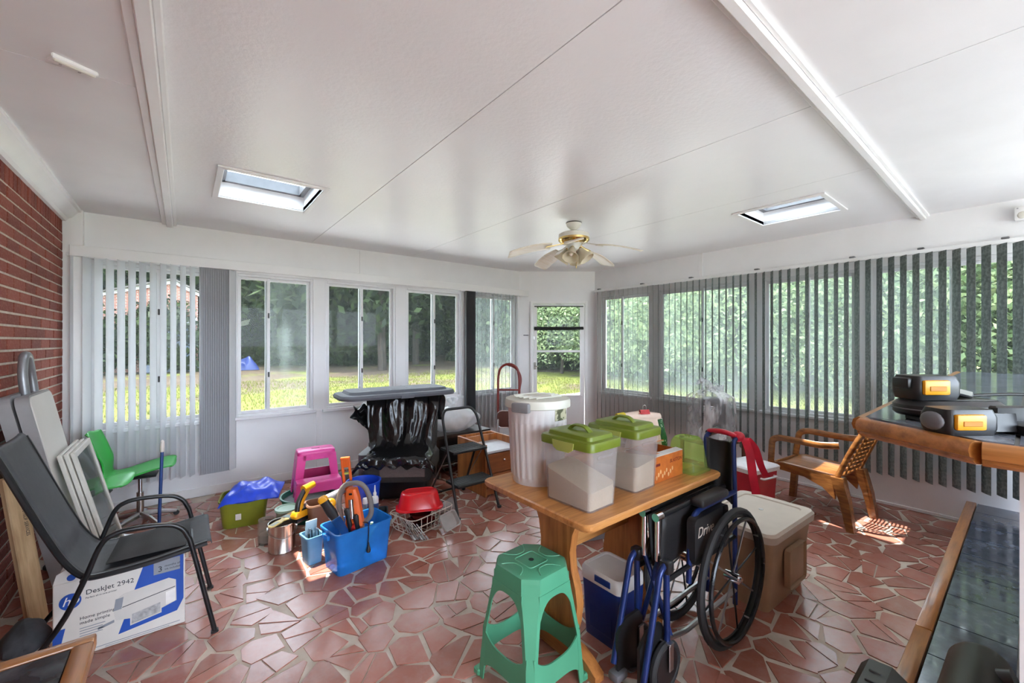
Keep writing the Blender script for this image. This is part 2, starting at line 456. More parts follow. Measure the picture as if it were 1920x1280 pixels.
roofslab(XL-.5, a, YR-.5, YA+.45); roofslab(b, e, YR-.5, YA+.45); roofslab(f, XB+.45, YR-.5, YA+.45)
roofslab(a, b, YR-.5, c); roofslab(a, b, d, YA+.45); roofslab(e, f, YR-.5, g); roofslab(e, f, h, YA+.45)
struct('roof', rf, m_white, 0, label='flat porch roof with white eaves')
m_shaft = mat('bright_white_shaft', hexc('f4f4f4'), .3, var=.02)
m_grayal = mat('grey_aluminium_curb', hexc('77797c'), .35, var=.08)
for k, (a, b, c, d) in enumerate(SK):
    r = thing('window_%d' % (20+k), None, None); r['kind'] = 'structure'; r['label'] = ('square skylight near the brick wall side', 'square skylight near the bar side')[k]
    sh_ = MB(); t = .012; z0, z1 = HC-.0, HC+.10
    for cx, cy, sx, sy in ((a+t/2, (c+d)/2, t, d-c), (b-t/2, (c+d)/2, t, d-c), ((a+b)/2, c+t/2, b-a, t), ((a+b)/2, d-t/2, b-a, t)):
        sh_.box((cx, cy, (z0+z1)/2), (sx, sy, z1-z0))
    sh_.build('shaft', m_shaft, r, 0)
    tr = MB(); w = .035
    for cx, cy, sx, sy in ((a-w/2+.01, (c+d)/2, w, d-c+2*w-.02), (b+w/2-.01, (c+d)/2, w, d-c+2*w-.02), ((a+b)/2, c-w/2+.01, b-a, w), ((a+b)/2, d+w/2-.01, b-a, w)):
        tr.box((cx, cy, HC-.006), (sx, sy, .012), .003, 1)
    tr.build('frame', m_whitep, r, 30)
    cu = MB()
    for cx, cy, sx, sy in ((a+.03, (c+d)/2, .035, d-c), (b-.03, (c+d)/2, .035, d-c), ((a+b)/2, c+.03, b-a-.07, .035), ((a+b)/2, d-.03, b-a-.07, .035)):
        cu.box((cx, cy, HC+.135), (sx, sy, .07))
    cu.build('curb', m_grayal, r, 0)
    MB().box(((a+b)/2, (c+d)/2, HC+.176), (b-a+.06, d-c+.06, .008), .003, 1).build('dome_pane', glass('skylight_acrylic', .04, .97), r, 0)
# ceiling trims
t1 = MB()
for x0, x1, dz in ((-.15, -.118, .014), (-.118, -.075, .034), (-.075, -.052, .018)): t1.box(((x0+x1)/2, (YR+YA)/2, HC-dz/2), (x1-x0, YA-YR, dz), .004, 1)
struct('trim_3', t1, m_whitep, label='stepped ceiling batten near the brick wall')
t2 = MB()
for y0, y1, dz in ((.505, .525, .016), (.525, .560, .034), (.560, .582, .016)): t2.box(((-.05+XB)/2, (y0+y1)/2, HC-dz/2), (XB+.05, y1-y0, dz), .004, 1)
struct('trim_4', t2, m_whitep, label='stepped ceiling batten over the bar side')

# unseen concrete slabs added round the house to bounce light indoors
ap = MB().box((2, YA+1.9, -.16), (14, 3.4, .1)).box((XB+1.75, 0, -.16), (3.2, 2*YA, .1)).box((2, YR-4.2, -.16), (16, 8, .1))
struct('patio', ap, two('light_bounce_concrete', hexc('b9b8b5'), hexc('cfcecb'), 3, .35, .65, .85), 0, label='added pale concrete apron bouncing light into the porch')

# ---- window walls
ZS, ZT = .665, 2.005
WA = [(-.60, .245), (.365, 1.035), (1.145, 1.917), (2.037, 2.805), (2.945, 3.715)]
WB = [(3.80, 3.02), (2.90, 1.82), (1.715, .955), (.85, -.12), (-.25, -1.2), (-1.35, -2.5)]
wa = MB().box(((XL+DA.x)/2, YA+.06, ZS/2), (DA.x-XL+.05, .12, ZS)).box(((XL+DA.x)/2, YA+.06, (ZT+HC+.1)/2), (DA.x-XL+.05, .12, HC+.1-ZT))
ed = [XL-.02]+[v for w in WA for v in w]+[DA.x+.03]
for i in range(0, len(ed), 2): wa.box(((ed[i]+ed[i+1])/2, YA+.06, (ZS+ZT)/2), (ed[i+1]-ed[i], .12, ZT-ZS))
for x in (1.09, 1.985, 2.87): wa.box((x, YA-.003, .36), (.05, .008, .6), .002, 1)
for x in (1.53,): wa.box((x, YA-.003, 2.24), (.05, .008, .27), .002, 1)
struct('wall_back', wa, m_white, 0, label='white panelled wall under the back windows')
wb = MB().box((XB+.06, (DB.y+YR)/2, ZS/2), (.12, DB.y-YR, ZS)).box((XB+.06, (DB.y+YR)/2, (ZT+HC+.1)/2), (.12, DB.y-YR, HC+.1-ZT))
ed = [DB.y+.03]+[v for w in WB for v in w]+[YR]
for i in range(0, len(ed), 2): wb.box((XB+.06, (ed[i]+ed[i+1])/2, (ZS+ZT)/2), (.12, abs(ed[i+1]-ed[i]), ZT-ZS))
wb.box((XB-.003, 2.36, 2.24), (.008, .05, .27), .002, 1)
struct('wall_right', wb, m_white, 0, label='white wall under the windows behind dark blinds')
wr = MB().box(((XL+XB)/2, YR-.06, .2), (XB-XL+.3, .12, .4)).box(((XL+XB)/2, YR-.06, 2.32), (XB-XL+.3, .12, .2))  # unseen wall, its openings made wide so sky light fills the room
for x in (XL+.05, .6, 1.95, 3.3, XB-.05): wr.box((x, YR-.06, 1.3), (.12, .12, 1.9))
struct('wall_front', wr, m_white, 0, label='unseen porch front with wide unglazed openings for sky light')
m_pane = [glass('dusty_pane', .025, .74), glass('dusty_tinted_pane_b', .16, .76), glass('clouded_pane', .08, .76, patch=.42), glass('bluish_clouded_pane', .20, .76, patch=.42)]  # pane tint added to dim the outdoors against the room
m_latch = mat('dark_latch', (.06, .06, .06), .4)
def window(n, p0, p1, nrm, split, pm, label):
    """sliding window between floor-plan points p0,p1; nrm points into the room"""
    p0 = Vector(p0); p1 = Vector(p1); u = (p1-p0); L = u.length; u.normalize()
    mx = Matrix(((u.x, nrm[0], 0, p0.x), (u.y, nrm[1], 0, p0.y), (0, 0, 1, 0), (0, 0, 0, 1)))
    r = thing('window_%d' % n, None, None, mx=mx); r['kind'] = 'structure'; r['label'] = label
    f = MB(); d = -.045
    for cx, sx, cz, sz in ((.0125, .025, (ZS+ZT)/2, ZT-ZS), (L-.0125, .025, (ZS+ZT)/2, ZT-ZS)): f.box((cx, d, cz), (sx, .07, sz), .003, 1)
    f.box((L/2, d, ZT-.0125), (L-.05, .07, .025), .003, 1).box((L/2, d, ZS+.0125), (L-.05, .07, .025), .003, 1)
    f.build('frame', m_alu, r, 30)
    MB().box((L/2, .008, ZS-.012), (L+.05, .036, .03), .004, 1).build('sill', m_alu, r, 30)
    s = split*L
    for k, (a, b, dd) in enumerate(((.025, s+.02, -.035), (s-.02, L-.025, -.062))):
        q = MB(); bw = .026
        q.box((a+bw/2, dd, (ZS+ZT)/2), (bw, .02, ZT-ZS-.05), .002, 1).box((b-bw/2, dd, (ZS+ZT)/2), (bw, .02, ZT-ZS-.05), .002, 1)
        q.box(((a+b)/2, dd, ZS+.025+bw/2), (b-a-2*bw, .02, bw), .002, 1).box(((a+b)/2, dd, ZT-.025-bw/2), (b-a-2*bw, .02, bw), .002, 1)
        sa = q.build('sash', m_alu, r, 30)
        MB().box(((a+b)/2, dd, (ZS+ZT)/2), (b-a-2*bw+.006, .004, ZT-ZS-.05-2*bw+.006)).build('pane', m_pane[pm[k]], sa, 0)
        if k == 0:
            for zz in (1.05, 1.62): MB().box((b-.012, dd+.016, zz), (.014, .014, .05), .003, 1).build('latch', m_latch, sa, 30)
    return r
for i, w in enumerate(WA):
    window(i+1, (w[0], YA), (w[1], YA), (0, -1), (.5, .40, .5, .5, .5)[i], ((0, 0), (0, 2), (0, 0), (0, 0), (1, 1))[i],
           ('back window behind white vertical blinds', 'back window with a cloudy patch on one pane', 'middle back window above the grey lid', 'back window left of the dark blind stack', 'back window behind sheer grey blinds by the door')[i])
for i, w in enumerate(WB):
    window(i+6, (XB, w[0]), (XB, w[1]), (-1, 0), (.42, .5, .5, .48, .5, .5)[i], ((1, 1), (3, 3), (1, 3), (3, 0), (1, 1), (1, 1))[i],
           ('narrow window next to the door, right wall', 'wide window behind the bagged appliance', 'window behind the brown armchair', 'window beside the bar end', 'window beyond the bar', 'last window of the right wall')[i])
# valance board over the back blinds and the cornice line
vb = MB().box(((XL+3.885)/2+.02, YA-.075, 2.06), (3.885-XL-.04, .012, .085), .003, 1).box((3.88, YA-.04, 2.06), (.012, .08, .085), .002, 1).box(((XL+3.885)/2+.02, YA-.04, 2.098), (3.885-XL-.04, .08, .01), .002, 1)
struct('trim_5', vb, m_whitep, label='white valance board above the back blinds')
bs = MB().box(((XL+DA.x)/2, YA-.008, .04), (DA.x-XL, .016, .08), .003, 1)
struct('baseboard_back', bs, m_whitep)
bs = MB().box((XB-.006, (DB.y+.3)/2, .012), (.014, DB.y-.3, .024), .003, 1)
struct('baseboard_right', bs, m_whitep)

# ---- diagonal wall with the storm door
du = (DB-DA).normalized(); dn = Vector((-du.y, du.x))
if dn.dot(Vector((-1, -1))) < 0: dn = -dn
DL = (DB-DA).length
dmx = Matrix(((du.x, dn.x, 0, DA.x), (du.y, dn.y, 0, DA.y), (0, 0, 1, 0), (0, 0, 0, 1)))
d0, d1, dz = .155, .975, 1.945
dw = MB()
dw.box((d0/2-.02, -.06, HC/2), (d0+.04, .12, HC+.1)).box(((d1+DL)/2+.02, -.06, HC/2), (DL-d1+.04, .12, HC+.1)).box(((d0+d1)/2, -.06, (dz+HC)/2+.02), (d1-d0, .12, HC-dz+.06))
dwo = struct('wall_corner', dw, m_white, 0, label='white diagonal corner wall around the door'); dwo.matrix_world = dmx
dr = thing('door_1', None, None, mx=dmx); dr['kind'] = 'structure'; dr['label'] = 'white storm door with glass panes in the corner'
fm = MB()
for c, s in (((d0+.018, .008, dz/2), (.036, .05, dz)), ((d1-.018, .008, dz/2), (.036, .05, dz)), (((d0+d1)/2, .008, dz-.018), (d1-d0-.072, .05, .036))): fm.box(c, s, .003, 1)
fm.build('frame', m_whitep, dr, 30)
a, b = d0+.04, d1-.04; g0, g1, gz0, gz1 = a+.06, b-.06, .60, 1.875
lf = MB()
for c, s in ((((a+g0)/2, -.01, .955), (g0-a, .03, 1.9)), (((g1+b)/2, -.01, .955), (b-g1, .03, 1.9)), (((g0+g1)/2, -.01, gz0/2), (g1-g0, .03, gz0)), (((g0+g1)/2, -.01, (gz1+1.905)/2), (g1-g0, .03, 1.905-gz1)), (((g0+g1)/2, -.01, 1.23), (g1-g0, .03, .03))): lf.box(c, s, .002, 1)
leaf = lf.build('door_leaf', m_whitep, dr, 30)
for z0, z1 in ((gz0, 1.215), (1.245, 1.53), (1.53, gz1)): MB().box(((g0+g1)/2, -.012, (z0+z1)/2), (g1-g0+.006, .004, z1-z0)).build('pane', m_pane[0], leaf, 0)
MB().box(((g0+g1)/2, .01, gz0-.012), (g1-g0+.06, .024, .022), .003, 1).build('sill', m_whitep, dr, 30)
MB().rod((a+.02, .03, 1.872), (b-.02, .03, 1.872), .008).build('curtain_rod', m_black, dr)
sb = MB().box(((a+b)/2, .025, 1.555), (b-a-.03, .03, .03), .008, 2).rod((a+.02, .04, 1.535), (b-.12, .036, 1.54), .007).rod((a+.015, .03, 1.575), (b-.02, .036, 1.575), .006)
sb.build('rolled_shade', mat('black_fabric', (.015, .015, .017), .8, var=.3), dr)
hd = MB().box((a+.028, .012, 1.02), (.03, .012, .1), .004, 1).tube(fillet([(a+.028, .014, 1.02), (a+.028, .05, 1.02), (a+.075, .05, 1.015)], .015), .007)
hd.build('handle', mat('dull_brass_steel', (.3, .28, .25), .3, metal=1), dr)
MB().box((a+.018, .012, 1.42), (.022, .012, .05), .003, 1).rod((a+.018, .018, 1.4), (a+.018, .018, 1.2), .003).build('door_chain', m_steel, dr)
MB().box(((a+b)/2, .014, 1.915), (.07, .012, .016), .003, 1).build('closer_clip', m_grayp, dr, 30)
MB().box((d0-.06, .01, 1.46), (.075, .02, .012), .004, 1).build('hook', m_grayp, dr, 30)

# ---- vertical blinds
m_vaneW = mat('white_vinyl_vane', hexc('e3e4e6'), .45, var=.03, scale=3, trans=.25)
m_vaneG = mat('shaded_white_vane', hexc('d3d4d8'), .45, var=.05, scale=3, trans=.5)  # white vanes greyed to paint in the shade within the stack
def vaned():
    m = two('mottled_dark_green_vane', hexc('6e7875'), hexc('9aa5a1'), 42, .4, .62, .6, .05, 3); nt = m.node_tree
    t = nt.nodes.new('ShaderNodeBsdfTranslucent'); t.inputs[0].default_value = rgba(hexc('6f7a7c')); mx = nt.nodes.new('ShaderNodeMixShader'); mx.inputs[0].default_value = .22
    nt.links.new(nt.nodes['Principled BSDF'].outputs[0], mx.inputs[1]); nt.links.new(t.outputs[0], mx.inputs[2]); nt.links.new(mx.outputs[0], nt.nodes['Material Output'].inputs[0]); return m
m_vaneD = vaned()
def vane(w, z0, z1, th, bow=.0035, n=5):
    """slightly bowed vane centred on origin, width along local x"""
    mb = MB(); pts = [(-w/2+w*i/n, bow*(1-(2*i/n-1)**2)) for i in range(n+1)]
    poly = pts+[(x, y-.0012) for x, y in pts[::-1]]
    return p_loft([ring(poly, z0), ring(poly, z1)])
def hang(parent, name, m, data, spots, ang):
    for i, (x, y) in enumerate(spots):
        if data.get(name) is None:
            o = part('vane', vane(*data['dim']), m, parent, 40); data[name] = o.data
        else:
            o = bpy.data.objects.new('vane', data[name]); C.objects.link(o); o.parent = parent
        o.location = (x, y, 0); o.rotation_euler = (0, 0, ang(i) if callable(ang) else ang)
bl = thing('vertical_blinds', 'white vertical blinds in front of the left back window', 'blinds', (0, 0, 0))
MB().box(((-.70+.36)/2, YA-.045, 2.03), (1.06, .035, .03), .003, 1).build('headrail', m_alu, bl, 30)
va = math.atan2(.81, .58)
dd = {'dim': (.089, .205, 2.02, 0)}
hang(bl, 'w', m_vaneW, dd, [(-.655+i*.0645, YA-.053) for i in range(13)], va+.17)
hang(bl, 'g', m_vaneG, dd, [(.150+i*.0165, YA-.060+.0012*i) for i in range(12)], R(32))
hang(bl, 'w2', m_vaneW, dd, [(.345, YA-.05)], R(48))
bl2 = thing('vertical_blinds', 'grey vertical blinds stacked and drawn beside the door', 'blinds', (0, 0, 0))
MB().box(((2.76+3.76)/2, YA-.045, 2.03), (1.0, .035, .03), .003, 1).build('headrail', m_alu, bl2, 30)
m_vaneK = mat('dark_grey_vane', hexc('77797c'), .5, var=.1, scale=3, trans=.15); dd2 = {'dim': (.089, .205, 2.02, 0)}
hang(bl2, 'k', m_vaneK, dd2, [(2.83+i*.014, YA-.053) for i in range(11)], R(74))
hang(bl2, 'g', mat('sheer_grey_vane', hexc('b9bab9'), .45, var=.05, scale=3, trans=.45), dd2, [(3.02+i*.0665, YA-.053) for i in range(11)], math.atan2(.815, .58))
bl3 = thing('vertical_blinds', 'long run of dark mottled green vertical blinds on the right wall', 'blinds', (0, 0, 0))
MB().box((XB-.045, 1.9, 2.083), (.04, 3.95, .032), .003, 1).build('headrail', m_whitep, bl3, 30)
dd3 = {'dim': (.089, .27, 2.062, 0)}
hang(bl3, 'd', m_vaneD, dd3, [(XB-.095, .062+i*.0731) for i in range(41)], math.atan2(.56, .83))
hang(bl3, 'w', MATS['sheer_grey_vane'], dd3, [(XB-.095, .062+i*.0731) for i in range(41, 52)], math.atan2(.56, .83))
for yy in (.12, .55, .98, 1.75, 2.45, 3.10, 3.80): MB().box((XB-.045, yy, 2.105), (.05, .04, .016), .004, 1).build('bracket', m_grayp, bl3, 30)

# ================================================================ OUTSIDE
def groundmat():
    m, nt, b = _new('lawn_litter_painted_shade'); co = coords(nt, 'Object')
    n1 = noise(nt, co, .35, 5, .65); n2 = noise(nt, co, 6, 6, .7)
    # leaf litter takes over towards the forest, darkened to paint in canopy shade
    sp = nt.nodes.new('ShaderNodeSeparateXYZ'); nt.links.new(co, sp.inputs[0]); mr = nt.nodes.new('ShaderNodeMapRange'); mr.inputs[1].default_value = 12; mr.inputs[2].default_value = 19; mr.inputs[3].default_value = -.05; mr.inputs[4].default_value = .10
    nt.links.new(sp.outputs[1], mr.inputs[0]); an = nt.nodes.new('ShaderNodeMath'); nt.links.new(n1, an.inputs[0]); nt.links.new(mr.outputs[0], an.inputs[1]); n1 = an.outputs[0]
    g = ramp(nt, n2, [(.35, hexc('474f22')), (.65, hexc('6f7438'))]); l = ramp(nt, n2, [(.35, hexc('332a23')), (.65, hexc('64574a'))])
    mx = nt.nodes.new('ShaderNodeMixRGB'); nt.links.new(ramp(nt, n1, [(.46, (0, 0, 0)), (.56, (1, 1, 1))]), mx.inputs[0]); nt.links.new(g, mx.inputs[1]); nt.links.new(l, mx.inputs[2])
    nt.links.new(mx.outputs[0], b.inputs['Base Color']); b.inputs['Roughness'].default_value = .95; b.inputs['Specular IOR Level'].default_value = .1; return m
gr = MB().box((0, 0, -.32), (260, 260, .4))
struct('ground', gr, groundmat(), 0, label='patchy lawn and leaf litter, painted darker for forest shade')
m_bark = two('bark', hexc('2c2520'), hexc('453b33'), 14, .4, .6, .9, .6, sc=(1, 1, .2))
def leafmat(name, c1, c2):
    m, nt, b = _new(name); geo = nt.nodes.new('ShaderNodeNewGeometry')
    col = ramp(nt, geo.outputs['Random Per Island'], [(0, c1), (1, c2)])
    nt.links.new(col, b.inputs['Base Color']); b.inputs['Roughness'].default_value = .6; b.inputs['Specular IOR Level'].default_value = .25
    t = nt.nodes.new('ShaderNodeBsdfTranslucent'); nt.links.new(col, t.inputs[0]); mx = nt.nodes.new('ShaderNodeMixShader'); mx.inputs[0].default_value = .35
    nt.links.new(b.outputs[0], mx.inputs[1]); nt.links.new(t.outputs[0], mx.inputs[2]); nt.links.new(mx.outputs[0], nt.nodes['Material Output'].inputs[0]); return m
m_leafD = leafmat('dark_forest_leaves', hexc('1b2417'), hexc('42532d')); m_leafB = leafmat('bright_shrub_leaves', hexc('4c6440'), hexc('97a678'))
def leaves(rs, n, rx, rz, zc, size, clumps=26):
    cen = []
    for i in range(clumps):
        v = rs.normal(size=3); v /= np.linalg.norm(v); q = rs.uniform(.45, 1.)
        cen.append((v[0]*rx*q, v[1]*rx*q, zc+v[2]*rz*q, rs.uniform(.22, .42)*rx))
    V = []; F = []
    for i in range(n):
        cx, cy, cz, cr = cen[rs.randint(clumps)]
        p = np.array((cx, cy, cz))+rs.normal(size=3)*cr*.55
        if p[2] < .05: p[2] = .05+abs(rs.normal())*.2
        u = rs.normal(size=3); u /= np.linalg.norm(u); w = np.cross(u, rs.normal(size=3)); w /= np.linalg.norm(w)
        s = size*rs.uniform(.6, 1.3); o = len(V)
        V += [tuple(p-u*s), tuple(p+w*s*.5), tuple(p+u*s), tuple(p-w*s*.5)]; F.append([o, o+1, o+2, o+3])
    return V, F
def tree_proto(seed, h, rx, rz, zc, n, size, tr, lm, clumps=26):
    rs = np.random.RandomState(seed)
    lv = MB().add(leaves(rs, n, rx, rz, zc, size, clumps))
    tk = MB().tube([(0, 0, -.2), (rs.normal()*.1, rs.normal()*.1, h*.4), (rs.normal()*.25, rs.normal()*.25, h*.85)], [tr*1.2, tr, tr*.5], 8)
    for k in range(4):
        a = rs.uniform(0, 2*PI); z = h*rs.uniform(.35, .6)
        tk.tube([(0, 0, z), (math.cos(a)*rx*.35, math.sin(a)*rx*.35, z+rz*.4), (math.cos(a)*rx*.7, math.sin(a)*rx*.7, z+rz*.6)], [tr*.45, tr*.3, tr*.15], 6)
    return lv, tk, lm
def plant(protos, spots, name, label, cat, group):
    objs = []
    for lv, tk, lm in protos:
        r = thing(name, label, cat, group=group); lv.build('foliage', lm, r, 0); tk.build('trunk', m_bark, r); objs.append(r)
    used = set()
    for i, (x, y, s, k) in enumerate(spots):
        k = k % len(objs)
        o = objs[k] if k not in used else copy_tree(objs[k])
        used.add(k); o.location = (x, y, -.12); o.scale = (s, s, s); o.rotation_euler = (0, 0, (i*2.4) % 6.28)
rs = np.random.RandomState(3)
tp = [tree_proto(20+k, 12, 3.4, 4.6, 7.0, 3600, .30, .20, m_leafD, 34) for k in range(3)]
spots = []
for row, yy in enumerate((21, 26, 32, 39)):
    for i in range(11):
        if -5.2 < -22+i*6.2+(row % 2)*3 < 3.5 and yy < 30: continue
        spots.append((-22+i*6.2+(row % 2)*3+rs.uniform(-1.4, 1.4), yy+rs.uniform(-1.5, 1.5), rs.uniform(.85, 1.2), rs.randint(3)))
spots += [(17, 18.5, .9, 0), (20.5, 16, .95, 1), (22, 20, 1.0, 2), (25, 15.5, 1.0, 0)]
plant(tp, spots, 'forest_tree', 'tall dark forest tree seen through the back windows', 'tree', 'forest trees behind the house')
up = [tree_proto(40+k, 2.4, 1.9, 1.5, 1.3, 2600, .17, .05, m_leafD, 22) for k in range(2)]
spots = [(-30+i*2.7+rs.uniform(-.8, .8), 38+rs.uniform(-2, 5), rs.uniform(2.3, 3.2), i) for i in range(24)]+[(-24+i*2.9+rs.uniform(-.8, .8), 27.5+rs.uniform(-1.5, 4), rs.uniform(.9, 1.7), i) for i in range(24)]
spots += [(15.5, 16.0, 1.2, 0), (17.5, 14.8, 1.3, 1), (19.5, 17.6, 1.5, 0), (16.5, 19.5, 1.4, 1), (21.5, 14.2, 1.6, 0)]
plant(up, spots, 'forest_shrub', 'dark understorey shrub at the edge of the forest', 'shrub', 'understorey shrubs behind the house')
hp_ = [tree_proto(60+k, 3.4, 1.7, 2.0, 1.9, 7500, .062, .06, m_leafB, 36) for k in range(3)]
spots = [(13.4+rs.uniform(-.8, 1.0)+(i % 2)*1.5, -8+i*1.35, rs.uniform(1.15, 1.6), i) for i in range(17)]
spots += [(18.3+rs.uniform(-.8, 1.0), -10+i*2.1, rs.uniform(1.9, 2.5), i+1) for i in range(15)]
plant(hp_, spots, 'hedge_shrub', 'bright green leafy shrub outside the right windows', 'shrub', 'green shrubs along the side yard')
spots = [(24+rs.uniform(-2, 3), -16+i*5, rs.uniform(.8, 1.05), i) for i in range(10)]
tp2 = [tree_proto(80+k, 11, 3.2, 4.4, 5.6, 3000, .26, .18, m_leafB, 30) for k in range(2)]
plant(tp2, spots, 'yard_tree', 'tall pale green tree rising behind the side shrubs', 'tree', 'trees behind the side shrubs')
# grass tufts on the sunny strips near the house
gm = leafmat('grass_blade', hexc('525b24'), hexc('868544'))
def tufts(n, x0, x1, y0, y1, seed):
    rs = np.random.RandomState(seed); V = []; F = []
    for i in range(n):
        x, y = rs.uniform(x0, x1), rs.uniform(y0, y1)
        for k in range(3):
            a = rs.uniform(0, 2*PI); h = rs.uniform(.03, .10); o = len(V); dx, dy = math.cos(a), math.sin(a)
            V += [(x-dy*.008, y+dx*.008, -.12), (x+dy*.008, y-dx*.008, -.12), (x+dx*h*.5, y+dy*h*.5, -.12+h)]; F.append([o, o+1, o+2])
    return V, F
gx = MB().add(tufts(16000, -9, 12, 8, 18, 4)).add(tufts(9000, 8.2, 13.5, -6, 9, 5)).build('lawn_grass', gm, None, 0)
tag(gx, 'short yellow-green grass growing on the lawn', 'grass', kind='stuff')
# brick outbuilding seen through the white blinds
bx0, bx1, byy = -3.7, .55, 27.0
ob = thing('outbuilding', 'small red brick outbuilding with white gable trim and pale blue door', 'building', ((bx0+bx1)/2, byy, -.12))
w2 = (bx1-bx0)/2
m_obrick = None
def obrick():
    m, nt, b = _new('outbuilding_brick'); t = nt.nodes.new('ShaderNodeTexBrick'); co = coords(nt, 'Object')
    mp = nt.nodes.new('ShaderNodeMapping'); mp.inputs['Rotation'].default_value = (PI/2, 0, 0); nt.links.new(co, mp.inputs[0]); nt.links.new(mp.outputs[0], t.inputs[0])
    t.inputs['Color1'].default_value = rgba(hexc('a2574a')); t.inputs['Color2'].default_value = rgba(hexc('b8705c')); t.inputs['Mortar'].default_value = rgba(hexc('d8c4b4'))
    t.inputs['Scale'].default_value = 1; t.inputs['Brick Width'].default_value = .21; t.inputs['Row Height'].default_value = .075; t.inputs['Mortar Size'].default_value = .012
    nt.links.new(t.outputs[0], b.inputs['Base Color']); b.inputs['Roughness'].default_value = .9; return m
gp = [(-w2, 0), (w2, 0), (w2, 3.9), (1.15, 4.45), (-w2, 3.45)]
part('wall', p_loft([[(x, 0, z) for x, z in gp], [(x, 5, z) for x, z in gp]]), obrick(), ob, 0)
tm = MB()
for (xa, za), (xb, zb) in (((-w2-.25, 3.42), (1.15, 4.52)), ((1.15, 4.52), (w2+.2, 3.85))): tm.box((0, 0, 0), (math.hypot(xb-xa, zb-za), .12, .2), m=T((xa+xb)/2, -.1, (za+zb)/2) @ Ry(-math.atan2(zb-za, xb-xa)))
tm.build('gable_trim', m_whitep, ob, 0)
rr = MB()
for (xa, za), (xb, zb) in (((-w2-.25, 3.52), (1.15, 4.62)), ((1.15, 4.62), (w2+.2, 3.95))): rr.box((0, 0, 0), (math.hypot(xb-xa, zb-za), 5.6, .07), m=T((xa+xb)/2, 2.4, (za+zb)/2) @ Ry(-math.atan2(zb-za, xb-xa)))
rr.build('roof', mat('grey_shingle', hexc('7b746e'), .9), ob, 0)
MB().box((1.15, -.03, 1.3), (1.75, .08, 2.0), .01, 1).build('door', mat('pale_blue_paint', hexc('9fb4d8'), .5), ob, 0)
MB().box((1.15, -.03, 2.52), (1.9, .1, .40), .01, 1).build('lintel', m_whitep, ob, 0)
MB().box((1.15, -.5, .18), (2.2, .8, .36), .02, 1).build('step', mat('blue_grey_concrete', hexc('7f8696'), .9), ob, 0)
# blue tarpaulin heap at the forest edge
tz = thing('tarp_heap', 'blue tarpaulin heap lying on the lawn by the forest', 'tarp', (2.46, 25.5, -.12))
def hump(u, v):
    x, y = (u-.5)*1.25, (v-.5)*.9; e = max(0, 1-(2*u-1)**2)*max(0, 1-(2*v-1)**2)
    return (x, y, .02+.55*e**.6*(1+.3*math.sin(9*u+4*v))+.05*math.sin(21*u)*e)
part('tarp', p_grid(hump, 24, 18), mat('blue_tarp', hexc('182c6a'), .5, var=.3), tz, 60)
# ================================================================ LARGE FURNITURE
def solid(o, th, off=-1, sub=0):
    m = o.modifiers.new('thick', 'SOLIDIFY'); m.thickness = th; m.offset = off
    if sub:
        s = o.modifiers.new('sub', 'SUBSURF'); s.levels = sub; s.render_levels = sub
    return o
def at_root(root, o):
    l = root.location; o.location = (-l[0], -l[1], -l[2]); return o
def bw(mb, name, m, root, smooth=40): return at_root(root, mb.build(name, m, root, smooth))
def along(a, b):
    """matrix whose z axis runs from a to b, origin at a"""
    a, b = Vector(a), Vector(b); q = (b-a).to_track_quat('Z', 'Y'); return Matrix.Translation(a) @ q.to_matrix().to_4x4()

# ---- bar along the right: tiled top, wooden nosing, white knee wall, low tiled ledge
m_oak = wood('bar_oak', hexc('8a5526'), hexc('b87a3e'), 0, .8, .35, .3)
m_oakY = wood('bar_oak_cross', hexc('8a5526'), hexc('b87a3e'), 1, .8, .35, .3)
def slate():
    m, nt, b = _new('dark_glazed_tile'); co = coords(nt, 'Object'); n = noise(nt, co, 9, 6, .7)
    nt.links.new(ramp(nt, n, [(.35, hexc('3a4150')), (.55, hexc('4b5363')), (.72, hexc('717b8c'))]), b.inputs['Base Color'])
    nt.links.new(ramp(nt, noise(nt, co, 16, 5), [(.35, (.07,)*3), (.75, (.26,)*3)]), b.inputs['Roughness'])
    b.inputs['Specular IOR Level'].default_value = .8
    return m
m_slate = slate(); m_bartile = two('pale_slate_tile', hexc('5f6672'), hexc('8a929e'), 7, .35, .7, .12); m_bargrout = mat('grey_tile_grout', hexc('8f928f'), .7, var=.1)
ZB = 1.15
bar = thing('bar_counter', 'tall bar counter with glossy dark tile top and oak nosing', 'counter', (3.0, .0, 0))
top = [(1.535, .302), (4.455, .335), (4.455, -.55), (1.375, -.55), (1.375, .065)]
bw(MB().add(p_prism(top, ZB-.05, ZB-.022)), 'substrate', mat('dark_underside', hexc('6b4a2c'), .6), bar, 0)
bw(MB().add(p_prism([(x+(.008 if x < 2 else 0), y-(.008 if y > 0 else 0)) for x, y in top], ZB-.022, ZB-.006)), 'grout_bed', m_bargrout, bar, 0)
xe = 1.56
while xe < 4.40:
    x1 = min(xe+.30, 4.448)
    for y0, y1 in ((.024, .318), (-.274, .018), (-.54, -.28)):
        q = [(xe, y0), (x1, y0), (x1, y1), (xe, y1)]
        bw(MB().add(p_prism(q, ZB-.007, ZB, .006)), 'tile', m_bartile, bar, 0)
    xe = x1+.006
for q in ([(1.392, .07), (1.552, .285), (1.552, .024), (1.392, .024)], [(1.392, .018), (1.552, .018), (1.552, -.274), (1.392, -.274)]):
    bw(MB().add(p_prism(q[::-1], ZB-.007, ZB, .01)), 'tile', m_bartile, bar, 0)
prof = [(-.004, -.001), (.012, .002), (.024, -.006), (.028, -.02), (.024, -.034), (.014, -.038), (.015, -.044), (.008, -.052), (-.02, -.052), (-.02, -.012)]
